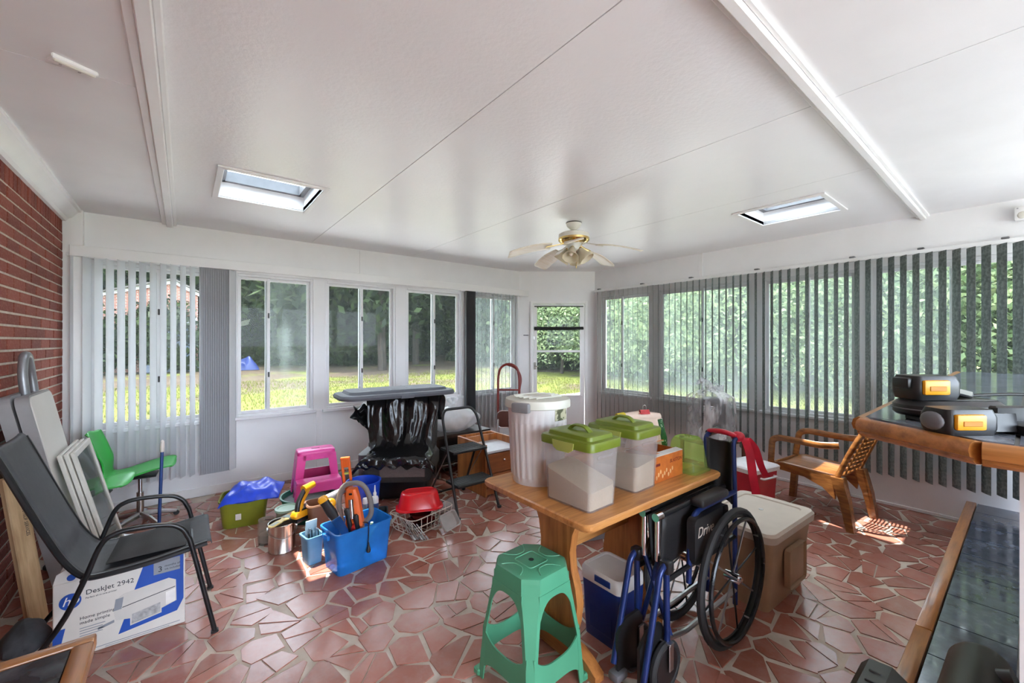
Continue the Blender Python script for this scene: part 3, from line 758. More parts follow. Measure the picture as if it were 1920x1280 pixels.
def nosing(name, P, closed=False):
    rings = []
    for i, p in enumerate(P):
        p = Vector(p); a = Vector(P[max(i-1, 0)]); b = Vector(P[min(i+1, len(P)-1)])
        d1 = (p-a).normalized() if i > 0 else (b-p).normalized(); d2 = (b-p).normalized() if i < len(P)-1 else d1
        n1 = Vector((-d1.y, d1.x)); n2 = Vector((-d2.y, d2.x)); n = (n1+n2); n = n/(n.length**2/2) if n.length > 1e-6 else n1
        rings.append([(p.x+n.x*o, p.y+n.y*o, ZB+z) for o, z in prof])
    return p_loft(rings)
bw(MB().add(nosing('n', [(1.373, -.55), (1.373, .068)])), 'nosing', m_oakY, bar, 50)
bw(MB().add(nosing('n', [(1.374, .072), (1.533, .301)])), 'nosing', m_oak, bar, 50)
bw(MB().add(nosing('n', [(1.538, .303), (4.455, .336)])), 'nosing', m_oak, bar, 50)
kw = MB().box((3.05, -.06, (ZB-.075)/2), (2.85, .16, ZB-.075))
bw(kw, 'knee_wall', m_white, bar, 0)
ledge = thing('tiled_ledge', 'low dark tiled ledge with oak edging along the bar foot', 'ledge', (3.2, .16, 0))
bw(MB().box((3.115, .165, .075), (2.97, .27, .15)), 'base', m_white, ledge, 0)
bw(MB().box((3.115, .15, .156), (2.96, .20, .012)), 'grout_bed', m_black, ledge, 0)
x = 1.64
while x < 4.58:
    x1 = min(x+.298, 4.595)
    bw(MB().add(p_prism([(x, .035), (x1, .035), (x1, .252), (x, .252)], .158, .170, .005)), 'tile', m_slate, ledge, 0); x = x1+.005
for a, b in ((1.63, 2.42), (2.424, 4.6)):
    bw(MB().box(((a+b)/2, .283, .145), (b-a, .052, .062), .006, 2), 'edging', m_oak, ledge, 30)
# ---- tiled side counter in the lower left corner
tt = thing('tiled_side_counter', 'green and black tiled side counter with oak edge', 'counter', (-.46, 1.0, 0))
TZ = .58
bw(MB().box((-.452, 1.02, (TZ-.03)/2), (.475, 1.08, TZ-.03), .004, 1), 'cabinet', mat('smoky_dark_laminate', hexc('55575a'), .15, var=.2), tt, 30)
bw(MB().box((-.452, 1.03, TZ-.022), (.48, 1.06, .016)), 'grout_bed', mat('cream_grout', hexc('c9bda2'), .7), tt, 0)
m_gt = two('dark_green_tile', hexc('20322b'), hexc('3c4c42'), 12, .4, .65, .18); m_bt = two('charcoal_tile', hexc('2b2f34'), hexc('4c5257'), 12, .4, .65, .18)
for j in range(7):
    y1 = 1.538-j*.148
    for i in range(3):
        x0 = -.692+i*.156
        bw(MB().add(p_prism([(x0, y1-.143), (x0+.151, y1-.143), (x0+.151, y1), (x0, y1)], TZ-.014, TZ-.002, .01)), 'tile', m_gt if (j % 2) else m_bt, tt, 0)
bw(MB().box((-.447, 1.563, TZ-.017), (.522, .038, .036), .006, 2), 'edging', m_oak, tt, 30)
bw(MB().box((-.207, 1.03, TZ-.017), (.042, 1.028, .036), .006, 2), 'edging', m_oakY, tt, 30)

# ---- trestle table
m_pine = wood('honey_pine', hexc('a4672f'), hexc('c98d50'), 0, .7, .42, .12)
m_pineZ = wood('honey_pine_upright', hexc('96592a'), hexc('bb7a40'), 2, .7, .42, .12)
m_pineY = wood('honey_pine_foot', hexc('96592a'), hexc('bb7a40'), 1, .7, .42, .12)
tab = thing('trestle_table', 'honey pine trestle table loaded with rice bins', 'table', (1.55, 1.25, 0))
bw(MB().add(p_loft([ring(rrect(.965, .625, .03, 3, (1.558, 1.252)), .712), ring(rrect(.975, .635, .03, 3, (1.558, 1.252)), .722), ring(rrect(.975, .635, .03, 3, (1.558, 1.252)), .735), ring(rrect(.965, .625, .03, 3, (1.558, 1.252)), .74)])), 'tabletop', m_pine, tab, 30)
def trestle(x, yc, fl, pw):
    half = [(.235, .705), (.235, .66), (.19, .62), (.145, .55), (.125, .47), (.135, .40), (.17, .33), (.185, .26), (.17, .18), (.14, .12), (.13, .085)]
    poly = [(yc+a*pw*(fl/.24 if pw == 1 else 1), z) for a, z in half]+[(yc-a*pw*(fl/.24 if pw == 1 else 1), z) for a, z in half[::-1]]
    r0 = [(x-.02, y, z) for y, z in poly]; r1 = [(x+.02, y, z) for y, z in poly]
    p = bw(MB().add(p_loft([r0, r1])), 'trestle', m_pineZ, tab, 40)
    fp = [(-.27, 0), (-.18, .0), (-.16, .012), (.16, .012), (.18, 0), (.27, 0), (.27, .03), (.22, .06), (.15, .085), (-.15, .085), (-.22, .06), (-.27, .03)]
    f = MB().add(p_loft([[(x-.026, yc+a*fl/.27, z) for a, z in fp], [(x+.026, yc+a*fl/.27, z) for a, z in fp]])).build('foot', m_pineY, p, 40)
    return p
trestle(1.305, 1.315, .235, .72); trestle(1.80, 1.305, .185, 1)
bw(MB().box((1.552, 1.30, .50), (.46, .03, .115), .004, 1), 'stretcher', m_pine, tab, 30)

# ---- tall green stool
def make_tall_stool():
    m = mat('green_stool_plastic', hexc('4f9a76'), .38, var=.06, scale=6)
    r = thing('tall_stool', 'tall green plastic stool in front of the pine table', 'stool', (1.116, 1.28, 0), R(3))
    H = .475
    def octo(w, c): h = w/2; k = c; return [(h, -h+k), (h, h-k), (h-k, h), (-h+k, h), (-h, h-k), (-h, -h+k), (-h+k, -h), (h-k, -h)]
    seat = MB().add(p_loft([ring(octo(.268, .05), H-.075), ring(octo(.255, .05), H-.02), ring(octo(.245, .05), H-.005), ring(octo(.232, .05), H)]))
    seat.build('seat', m, r, 30)
    # raised border lines, and a dark disc painting the centre hole's shade
    m2 = mat('green_stool_ridge', hexc('66b08b'), .4, var=.05)
    rd = MB()
    P = [(x, y, H+.0005) for x, y in rrect(.10, .10, .012, 2)]; rd.tube(P, .0022, 6, closed=True)
    for k in range(4):
        rot = Rz(k*PI/2)
        rd.tube(fillet([(.055, .112, H), (.04, .085, H), (.02, .066, H), (-.02, .066, H), (-.04, .085, H), (-.055, .112, H)], .01), .002, 6, m=rot)
    rd.build('ridge', m2, r)
    MB().lathe([(.011, H-.0005), (.011, H+.0012)], 16).build('hole', mat('hole_shade', (.01, .02, .015), .8), r)
    # four corner legs, V-section, and arched aprons with lower rails
    for sx, sy in ((1, 1), (-1, 1), (-1, -1), (1, -1)):
        rings = []
        for z, o, w, c in ((H-.02, .1275, .06, .05), (H-.075, .1342, .06, .049), (H-.15, .1385, .052, .036), (.20, .150, .040, .024), (.11, .156, .042, .022), (.05, .160, .050, .022), (.0, .163, .048, .022)):
            rings.append([(sx*o, sy*(o-w), z), (sx*o, sy*(o-c), z), (sx*(o-c), sy*o, z), (sx*(o-w), sy*o, z), (sx*(o-w), sy*(o-.006), z), (sx*(o-c-.004), sy*(o-.010), z), (sx*(o-.010), sy*(o-c-.004), z), (sx*(o-.006), sy*(o-w), z)])
        rings = [q if sx*sy > 0 else q[::-1] for q in rings]
        leg = part('leg', p_loft(rings[::-1]), m, r, 30)
        MB().box((sx*.152, sy*.152, .014), (.036, .036, .028), .006, 1).build('foot_pad', m, leg, 30)
    for k in range(4):
        rot = Rz(k*PI/2); mb = MB()
        # arched apron under the seat
        n = 14; o = .134
        up = [(-.087+.174*i/n, H-.06) for i in range(n+1)]; lo = [(-.087+.174*i/n, H-.085-.065*(abs(2*i/n-1)**3.0)) for i in range(n+1)]
        poly = up+lo[::-1]
        f = lambda x, z: o+(H-.06-z)*.06
        mb.add(p_loft([[(f(x, z), x, z) for x, z in poly], [(f(x, z)-.005, x, z) for x, z in poly]]), rot)
        mb.build('apron', m, r, 30)
        mb = MB(); up = [(-.13+.26*i/n, .155+.055*(abs(2*i/n-1)**3)) for i in range(n+1)]; lo = [(-.13+.26*i/n, .10-.02+.0*i-.045*(abs(2*i/n-1)**4)) for i in range(n+1)]
        poly = up+lo[::-1]; f = lambda x, z: .1525+(.15-z)*.06
        mb.add(p_loft([[(f(x, z), x, z) for x, z in poly], [(f(x, z)-.006, x, z) for x, z in poly]]), rot)
        mb.build('rail', m, r, 30)
    return r
make_tall_stool()

# ---- folded wheelchair
m_bluef = mat('blue_metallic_frame', hexc('1c2f66'), .3, metal=.3, var=.1); m_vinyl = mat('black_vinyl', (.012, .011, .012), .55, var=.3, bmp=.15, bscale=120)
wc = thing('wheelchair', 'folded blue wheelchair with black vinyl seat beside the table', 'wheelchair', (1.85, .99, 0))
def wheel(yc, s):
    x0, z0, rr = 1.945, .305, .29
    def circ(r, y, n=40): return [(x0+r*math.cos(2*PI*i/n), y, z0+r*math.sin(2*PI*i/n)) for i in range(n)]
    t = bw(MB().tube(circ(rr, yc), .0155, 8, closed=True), 'rear_wheel', mat('black_rubber', (.02, .02, .021), .7), wc)
    MB().tube(circ(rr-.022, yc), .009, 6, closed=True).build('rim', m_blackm, t)
    MB().tube(circ(rr-.028, yc-s*.03), .0095, 8, closed=True).build('hand_rim', mat('black_hand_rim', (.03, .03, .032), .25, metal=.6), t)
    hb = MB().tube([(x0, yc-.03, z0), (x0, yc+.03, z0)], .022, 12); hb.tube([(x0, yc-s*.03, z0), (x0, yc-s*.04, z0)], .012, 10); hb.build('hub', m_chrome, t)
    for k in range(8):
        a = 2*PI*k/8+.2
        MB().rod((x0+.02*math.cos(a), yc, z0+.02*math.sin(a)), (x0+(rr-.02)*math.cos(a), yc, z0+(rr-.02)*math.sin(a)), .0045, 6).build('spoke', m_steel if k % 2 else m_blackm, t)
    for k in range(4):
        a = 2*PI*k/4+.5
        MB().rod((x0+(rr-.03)*math.cos(a), yc, z0+(rr-.03)*math.sin(a)), (x0+(rr-.03)*math.cos(a), yc-s*.03, z0+(rr-.03)*math.sin(a)), .004, 6).build('standoff', m_steel, t)
wheel(.845, 1); wheel(1.09, -1)
for yf, s in ((.895, 1), (1.03, -1)):
    fr = bw(MB().tube(fillet([(2.09, yf, .10), (2.085, yf, .62), (2.07, yf, .90), (2.19, yf, .905)], .04), .0115, 10), 'back_post', m_bluef, wc)
    MB().tube([(2.10, yf, .902), (2.20, yf, .905)], .0175, 10).build('push_grip', m_black, fr)
    bw(MB().tube(fillet([(2.08, yf, .645), (1.72, yf, .645), (1.665, yf, .60), (1.655, yf, .36)], .06), .0115, 10), 'arm_tube', m_bluef, wc)
    bw(MB().box((1.84, yf, .676), (.245, .062, .036), .014, 3), 'arm_pad', m_vinyl, wc, 60)
    bw(MB().tube([(2.09, yf, .43), (1.49, yf, .43)], .011, 8), 'seat_rail', m_blackm, wc)
    bw(MB().tube(fillet([(2.09, yf, .17), (1.62, yf, .17), (1.49, yf, .2)], .04), .011, 8), 'lower_rail', m_steel, wc)
    bw(MB().tube([(1.49, yf, .16), (1.485, yf, .47)], .0125, 10), 'front_post', m_bluef, wc)
    bw(MB().box((1.80, yf-s*.012, .535), (.30, .004, .19), .02, 2), 'side_panel', m_vinyl, wc, 30)
    # caster
    cs = bw(MB().tube([(1.47, yf, .085+.088*math.sin(0))]+[(1.47, yf, .085)], .01, 6), 'caster_axle', m_steel, wc)
    MB().tube([(1.475+.083*math.cos(2*PI*i/28), yf, .099+.083*math.sin(2*PI*i/28)) for i in range(28)], .0155, 8, closed=True).build('caster_tyre', MATS['black_rubber'], cs)
    MB().add(p_tube([(1.475, yf-.012, .099), (1.475, yf+.012, .099)], .072, 24)).build('caster_disc', m_black, cs, 30)
    fk = MB()
    for q in (-1, 1): fk.box((1.482, yf+q*.023, .14), (.03, .005, .10), .002, 1)
    fk.box((1.485, yf, .192), (.03, .052, .008), .002, 1); fk.build('caster_fork', m_steel, cs, 30)
    # leg rest and folded foot plate
    lr = bw(MB().tube(fillet([(1.487, yf, .50), (1.44, yf, .48), (1.33, yf, .10)], .05), .0125, 10), 'leg_rest', m_bluef, wc)
    MB().box((1.487, yf, .485), (.045, .045, .05), .01, 2).build('clamp', m_black, lr, 30)
    MB().add(p_loft([[(1.335+a, yf+s*.018+o, .055+b) for a, b in ((0, 0), (.15, 0), (.165, .05), (.165, .17), (.14, .205), (.05, .205), (0, .16))] for o in (0, .012)])).build('foot_plate', m_black, lr, 30)
    MB().box((1.345, yf+s*.01, .055), (.07, .05, .035), .01, 2).build('plate_hinge', m_grayp, lr, 30)
    # raised seat tube with open chrome end, upright of the fold
    yy = .937 if s > 0 else .998
    bw(MB().tube([(2.06, yy, .665), (1.50, yy, .665)], .013, 10), 'fold_rail', m_blackm, wc)
    bw(MB().tube([(1.515, yy, .665), (1.475, yy, .665)], .0165, 12), 'rail_cap', m_chrome, wc)
    bw(MB().tube([(1.492, yy, .655), (1.490, yy, .49)], .0115, 10), 'chrome_upright', m_chrome, wc)
    bw(MB().tube([(1.495, yy, .49), (1.52, 1.03 if s > 0 else .895, .19)], .0105, 8), 'cross_brace', m_bluef, wc)
bw(MB().add(p_grid(lambda u, v: (1.52+.52*u, .937+.061*v, .665-.23*(1-(2*v-1)**2)-.01*math.sin(9*u)), 14, 12)), 'seat_sling', m_vinyl, wc, 60).modifiers.new('t', 'SOLIDIFY').thickness = .006
bw(MB().add(p_grid(lambda u, v: (2.072+.09*(1-(2*u-1)**2)*(.5+.5*v)-.006*v, .897+.131*u, .585+.305*v-(.03*(1-(2*u-1)**2))*(v > .99)), 14, 10)), 'back_sling', m_vinyl, wc, 60).modifiers.new('t', 'SOLIDIFY').thickness = .008
bw(MB().box((1.535, .967, .42), (.05, .05, .045), .006, 2).box((1.53, .955, .45), (.03, .012, .09), .003, 1), 'brake_tag', mat('white_plastic', hexc('d6d2cc'), .4), wc, 30)
txt('side_lettering', 'Drive', .062, mat('white_lettering', hexc('cfc4b8'), .6), wc, T(1.70-1.85, .880-.99, .535) @ Rx(PI/2), shear=.25)
# red ribbon knotted on the grip
m_rib = mat('red_satin_ribbon', hexc('c01432'), .4, var=.2)
rb = thing('ribbon', 'red fabric ribbon knotted around the wheelchair handle', 'ribbon', (2.12, .895, .88))
part('knot', p_ball((0, 0, .025), (.030, .032, .026), 14, 8), m_rib, rb, 60)
part('loop', p_tube(catmull([(-.02, .0, .03), (-.03, .06, .045), (-.01, .13, .035), (.02, .10, .03), (.01, .03, .03)], 6), .011, 8, flat=(1, 1.7)), m_rib, rb, 60)
def strip(P, w):
    P = [Vector(p) for p in catmull(P, 6)]
    return p_loft([[(p.x-w/2*.75, p.y+w/2*.65, p.z), (p.x+w/2*.75, p.y-w/2*.65, p.z), (p.x+w/2*.75, p.y-w/2*.65-.002, p.z-.002), (p.x-w/2*.75, p.y+w/2*.65-.002, p.z-.002)] for p in P])
part('tail', strip([(0, -.03, .02), (.02, -.045, -.05), (.03, -.055, -.16), (.055, -.06, -.25)], .04), m_rib, rb, 40)
part('tail', strip([(.03, -.03, .02), (.07, -.05, -.03), (.11, -.06, -.12), (.15, -.07, -.18)], .035), m_rib, rb, 40)

# ---- tan storage tote
m_tan = mat('tan_tote_plastic', hexc('a88b6f'), .5, var=.05); m_tanl = mat('pale_tote_lid', hexc('c8bcae'), .45, var=.04)
to = thing('storage_tote', 'large tan storage tote with a pale lid behind the wheelchair', 'storage tote', (2.53, .975, 0), R(-2))
part('body', p_loft([ring(rrect(.46, .31, .03, 4), 0), ring(rrect(.53, .375, .035, 4), .37), ring(rrect(.55, .395, .04, 4), .375), ring(rrect(.55, .395, .04, 4), .39)]), m_tan, to, 40)
lid = part('lid', p_loft([ring(rrect(.57, .41, .05, 4), .37), ring(rrect(.575, .415, .05, 4), .405), ring(rrect(.555, .395, .045, 4), .418), ring(rrect(.47, .31, .03, 4), .418), ring(rrect(.46, .30, .03, 4), .412)]), m_tanl, to, 40)
MB().box((.0, -.2, .2), (.22, .012, .2), .02, 2, m=Matrix.Shear('XZ', 4, (0, 0))).build('side_recess', m_tan, to, 30)
MB().box((.0, .175, .4135), (.16, .012, .012), .003, 1).build('lid_slot', mat('slot_shade', (.05, .045, .04), .6), lid, 30)  # dark strip stands in for the shade inside the slot
MB().add(p_lathe([(.012, .411), (.012, .4145), (.006, .4155)], 12, c=(.05, -.01, 0))).build('sticker_dot', mat('pearl_dot', hexc('d8d6d6'), .2), lid)

# ---- brown plastic armchair
def brown_chair():
    m = two('woodgrain_brown_plastic', hexc('6b3f1e'), hexc('a8713c'), 7, .35, .7, .3, 0, 5, sc=(6, 1.2, 6), coat=.3)
    r = thing('garden_armchair', 'brown moulded plastic garden armchair by the right blinds', 'chair', (4.005, 1.085, 0), R(-6))
    # faces +y, arms run along y
    def seatf(u, v):
        x = (u-.5)*(.40+.04*v); y = -.20+.43*v
        return (x, y, .375+.02*v-.018*(1-(2*u-1)**2)-.03*max(0, v-.86)*5)
    solid(part('seat', p_grid(seatf, 10, 12), m, r, 60), .018)
    for sx in (-1, 1):
        part('leg', p_loft([[(sx*(.205+.0*z)+a, y+b, z) for a, b in ((-.022, -.025), (.022, -.025), (.022, .02), (-.022, .02))] for z, y in ((0, .265), (.2, .25), (.37, .235))]), m, r, 30)
        part('leg', p_loft([[(sx*(.20+ox)+a*k, y+b*k, z) for a, b in ((-.03, -.03), (.03, -.03), (.03, .03), (-.03, .03))] for z, y, ox, k in ((0, -.30, .02, .75), (.2, -.265, .012, 1.0), (.37, -.215, 0, 1.25))]), m, r, 30)
        arm = part('armrest', p_tube(fillet([(sx*.215, .245, .36), (sx*.235, .225, .565), (sx*.24, .17, .592), (sx*.235, -.12, .585), (sx*.20, -.22, .60)], .05), .023, 10, flat=(.55, 1.1)), m, r, 50)
        part('apron', p_loft([[(sx*.205+o, y, z) for y, z in ((.22, .38), (.22, .33), (.0, .315), (-.12, .27), (-.2, .2), (-.23, .37))] for o in (-.01, .01)]), m, r, 30)
    part('apron', p_box((0, .235, .355), (.38, .016, .045), .005, 1), m, r, 30)
    # slatted back: outer hoop and horizontal slats
    def bk(t): return -.215-.17*t-.035*t*t, .375+.47*t      # y, z along the back
    hoop = []
    for i in range(25):
        a = PI*i/24; t = math.sin(a)**.55; y, z = bk(t); hoop.append((.205*math.cos(a)*(1+.12*math.sin(a)), y, z))
    part('back_frame', p_tube(hoop, .019, 8), m, r, 50)
    for k in range(11):
        t = .10+.80*k/10; y, z = bk(t); w = .205*(1-max(0, t-.35)**2*1.2)*1.02
        part('slat', p_tube([(-w, y, z), (-w*.5, y-.018, z), (0, y-.024, z), (w*.5, y-.018, z), (w, y, z)], .0085, 6, flat=(1.5, .6)), m, r, 50)
    for k in range(-2, 3):
        pts = []
        for j in range(7):
            t = .02+.9*j/6; y, z = bk(t); pts.append((k*.07, y-.020, z))
        part('back_rib', p_tube(pts, .006, 6), m, r, 50)
    return r
brown_chair()

# ---- dark sling patio chair in the left foreground
m_sling = mat('charcoal_mesh_sling', hexc('3d3f43'), .6, var=.12, scale=40, bmp=.2, bscale=300)
sl = thing('patio_chair', 'charcoal mesh sling patio chair over the printer box', 'chair', (-.2, 2.62, 0))
side = [(-.555, 0), (-.397, .225), (-.323, .388), (-.275, .52), (-.235, .558), (-.171, .566), (-.062, .553), (-.012, .524), (.012, .48), (.03, .415), (.112, .0)]
for yy in (2.40, 2.84):
    bw(MB().tube(catmull([(x, yy, z+(.008 if z == 0 else 0)) for x, z in side], 4), .0105, 10), 'side_frame', m_blackm, sl)
    bw(MB().box((-.52, yy, .006), (.03, .03, .012), .004, 1).box((.112, yy, .006), (.03, .03, .012), .004, 1), 'foot_cap', m_black, sl, 30)
prof = [(.10, .405), (.085, .418), (-.02, .405), (-.128, .392), (-.27, .388), (-.325, .402), (-.375, .47), (-.42, .57), (-.47, .70), (-.54, .888), (-.563, .945), (-.58, .95)]
for yy in (2.43, 2.81): bw(MB().tube(catmull([(x, yy, z) for x, z in prof[1:-1]], 4), .012, 8), 'seat_rail', m_blackm, sl)
cp = catmull([(x, 0, z) for x, z in prof], 4)
o = bw(MB().add(p_grid(lambda u, v: (lambda q: (q.x+.012*(1-(2*v-1)**2)*(q.z > .5), 2.43+.38*v, q.z-.016*(1-(2*v-1)**2)*(q.z < .5)+.006))(cp[round(u*(len(cp)-1))]), len(cp)-1, 8)), 'sling', m_sling, sl, 60); solid(o, .004)
bw(MB().rod((.03, 2.40, .40), (.03, 2.84, .40), .009).rod((-.325, 2.40, .395), (-.325, 2.84, .395), .009), 'crossbar', m_blackm, sl)
pad = thing('seat_pad', 'thin black seat pad lying on the sling patio chair', 'cushion', (-.13, 2.62, .40))
def padf(s):
    def f(u, v):
        x, y = (u-.5)*.27, (v-.5)*.30; e = (1-(2*u-1)**4)*(1-(2*v-1)**4)
        return (x+.02*v, y, .008+.022*(.2+.8*e)*s+.0*x+.006*math.sin(14*u)*e+.004)
    return f
pb = MB().add(p_grid(padf(1), 16, 16)); pb.add((lambda VF: (VF[0], [f[::-1] for f in VF[1]]))(p_grid(padf(-.05), 16, 16)))
pb.build('pad', mat('black_pad_fabric', hexc('1f2023'), .75, var=.2, bmp=.2, bscale=200), pad, 60)

# ---- printer carton under the chair
pc = thing('printer_box', 'white and blue printer carton under the patio chair', 'box', (-.217, 2.575, 0), 0)
m_card = mat('white_printed_card', hexc('d9d3ca'), .55, var=.03); m_hpb = mat('printed_blue', hexc('1f4fa8'), .5, var=.04); m_ink = mat('printed_black', hexc('2c2c30'), .6, var=.1); m_gry = mat('printed_grey', hexc('8b8f96'), .6, var=.05)
part('carton', p_box((0, .105, .1675), (.44, .21, .335), .003, 1), m_card, pc, 30)
part('flap', p_loft([[(x, y, z) for x, z in ((-.22, .335), (-.21, .375), (-.17, .395), (-.12, .37), (-.10, .335))] for y in (.004, .007)]), m_card, pc, 0)
def pr(name, poly, m, d=.0006): return part(name, p_loft([[(x, -.0002, z) for x, z in poly], [(x, -.0002-d, z) for x, z in poly]]), m, pc, 0)
def pxy(u, v): return (-.22+.44*u, .335*v)      # carton front in 0..1
pr('print_panel', [pxy(*q) for q in ((.66, 1), (.985, 1), (.985, .36), (.93, .21), (.46, .13), (.505, .32), (.57, .62))], m_hpb)
pr('print_panel', [pxy(*q) for q in ((0, .04), (.0, .42), (.085, .42), (.03, .04))], m_hpb)
pr('print_panel', [pxy(*q) for q in ((.735, .985), (.955, .985), (.955, .80), (.735, .80))], m_gry, .0009)
prn = pr('printer_picture', [pxy(*q) for q in ((.425, .44), (.44, .60), (.50, .66), (.86, .71), (.92, .66), (.925, .36), (.80, .31), (.80, .25), (.55, .20), (.55, .30), (.44, .33))], mat('printed_pale_grey', hexc('cfcac2'), .55, var=.04), .0012)
pr('printer_picture', [pxy(*q) for q in ((.425, .46), (.44, .61), (.50, .62), (.485, .465))], m_gry, .0016)
pr('printer_picture', [pxy(*q) for q in ((.49, .475), (.915, .56), (.915, .57), (.49, .485))], m_ink, .0016)
pr('printer_picture', [pxy(*q) for q in ((.56, .22), (.79, .265), (.79, .40), (.565, .35))], mat('printed_photo_grey', hexc('a8a6a4'), .5, var=.3, scale=60), .0018)
pr('printer_picture', [pxy(*q) for q in ((.835, .34), (.915, .36), (.915, .54), (.835, .52))], mat('printed_white', hexc('e6e2dc'), .5), .0018)
pr('print_strip', [pxy(*q) for q in ((.31, .27), (.43, .31), (.43, .345), (.31, .305))], m_gry)
lg = MB(); lg.add(p_tube([(0, 0, 0), (0, 0, .0012)], .034, 28)); lgo = lg.build('logo_disc', m_hpb, pc, 30, mx=T(-.168, -.0003, .250) @ Rx(PI/2))
txt('logo_letters', 'hp', .052, mat('logo_white', hexc('f0eeea'), .5), pc, T(-.168, -.002, .236) @ Rx(PI/2), align='CENTER', shear=.3)
txt('title_lettering', 'DeskJet 2942', .029, m_ink, pc, T(-.122, -.0006, .262) @ Rx(PI/2))
txt('small_lettering', 'Perfect all-in-one printer', .010, m_ink, pc, T(-.122, -.0006, .244) @ Rx(PI/2))
txt('small_lettering', 'Home printing', .019, m_ink, pc, T(-.14, -.0006, .158) @ Rx(PI/2)); txt('small_lettering', 'made simple', .019, m_ink, pc, T(-.14, -.0006, .138) @ Rx(PI/2))
for k in range(4): pr('text_line', [(-.14, .122-k*.011), (-.06-.008*(k % 2), .122-k*.011), (-.06-.008*(k % 2), .119-k*.011), (-.14, .119-k*.011)], m_gry)
txt('number', '3', .036, m_ink, pc, T(.118, -.0014, .278) @ Rx(PI/2)); txt('small_lettering', 'months of', .014, m_ink, pc, T(.143, -.0014, .295) @ Rx(PI/2)); txt('small_lettering', 'ink included', .012, m_ink, pc, T(.143, -.0014, .280) @ Rx(PI/2))
pr('text_line', [(-.1, .016), (.2, .016), (.2, .019), (-.1, .019)], m_gry); pr('text_line', [(-.06, .008), (.16, .008), (.16, .0105), (-.06, .0105)], m_gry)
for i, s in enumerate((-1,)): part('logo_disc', p_tube([(-.165, .002, .352), (-.165, .0008, .352)], .014, 16), m_hpb, pc, 30)

# ---- things leaning on the brick wall
ft = thing('folding_table', 'folded white folding table leaning against the brick wall', 'table', (-.45, 3.28, 0))
lean = math.atan(.2)
m_ftop = mat('pale_table_top', hexc('c9c5bf'), .5, var=.04, scale=4); m_fside = mat('grey_table_edge', hexc('8d8b8c'), .5, var=.06)
bmx = lambda off: T(-.37-off, 3.275, .0) @ Ry(-lean)
for k, off in enumerate((.035, .095)):
    a = bw(MB().add(p_loft([[(x, y, z) for y, z in rrect(.44, 1.10, .05, 4, (0, .57))] for x in (-.026, .022)]), bmx(off)), 'half_top', m_fside, ft, 40)
    if k == 0: MB().add(p_loft([[(x, y, z) for y, z in rrect(.42, 1.08, .045, 4, (0, .57))] for x in (.022, .0265)]), bmx(off)).build('top_sheet', m_ftop, a, 40)
bw(MB().tube(fillet([(-.645, 3.26, 1.05), (-.66, 3.26, 1.20), (-.66, 3.29, 1.30), (-.66, 3.36, 1.30), (-.66, 3.42, 1.20), (-.645, 3.42, 1.05)], .05), .019, 10), 'leg_tube', mat('grey_tube', hexc('86878a'), .35, metal=.4), ft)
m_sash = mat('aged_white_sash', hexc('c4c1b8'), .5, var=.08); flabels = ('front', 'middle', 'rear')
for k in range(3):
    r = thing('window_screen', ('front one of the old white window sashes leaning by green chair', 'middle one of three old white window sashes leaning left', 'rear one of three old white window sashes, against folded table')[k], 'window frame', (-.275-.022*k, 3.365-.015*k, 0), group='old window sashes leaning left')
    r.rotation_euler = (0, -math.atan(.24), 0)
    f = MB(); w, h, bw_ = .45, .80, .032
    for (y, z), (sy, sz) in frame_poly(w, h, bw_): f.box((0, y, z+h/2+.004), (.018, sy, sz), .003, 1)
    f.build('frame', m_sash, r, 30)
    g = MB().box((0, 0, h/2), (.003, w-2*bw_+.008, h-2*bw_+.008)); g.build('pane', glass('old_sash_glass', .10, .85), r, 0)
lb = thing('lumber', 'pale pine stud with black stamp leaning at the brick wall', 'lumber', mx=along((-.548, 2.955, .012), (-.632, 2.95, .74)) @ Rz(R(35)))
part('stud', p_box((0, 0, .37), (.038, .07, .73), .004, 1), wood('raw_pine', hexc('b59066'), hexc('d3b48a'), 2, .8, .6, 0), lb, 30)
txt('stamp', 'J POSTISUP SERVICES', .017, m_ink, lb, T(.0195, .008, .60) @ Ry(PI/2) @ Rz(PI/2) @ Rz(-PI/2), ext=.0003)
l2 = thing('lumber', 'short pine offcut standing at the left edge of the picture', 'lumber', (-.64, 2.72, 0))
part('stud', p_box((0, 0, .16), (.04, .075, .32), .004, 1), MATS['raw_pine'], l2, 30)
sk_ = thing('rag_bag', 'grey and black fabric bag crumpled beside the printer box', 'bag', (-.545, 2.72, 0))
def rag(u, v):
    a = 2*PI*u; q = math.sin(PI*v)**.7*(1+.16*math.sin(3*a+2)+.10*math.sin(7*a+v*5))
    return (.07*q*math.cos(a), .10*q*math.sin(a), .002+.16*v+.02*math.sin(4*a)*v*(1-v))
part('bag', p_grid(rag, 28, 14), mat('grey_felt', hexc('4a4b4e'), .9, var=.4, scale=9), sk_, 60)

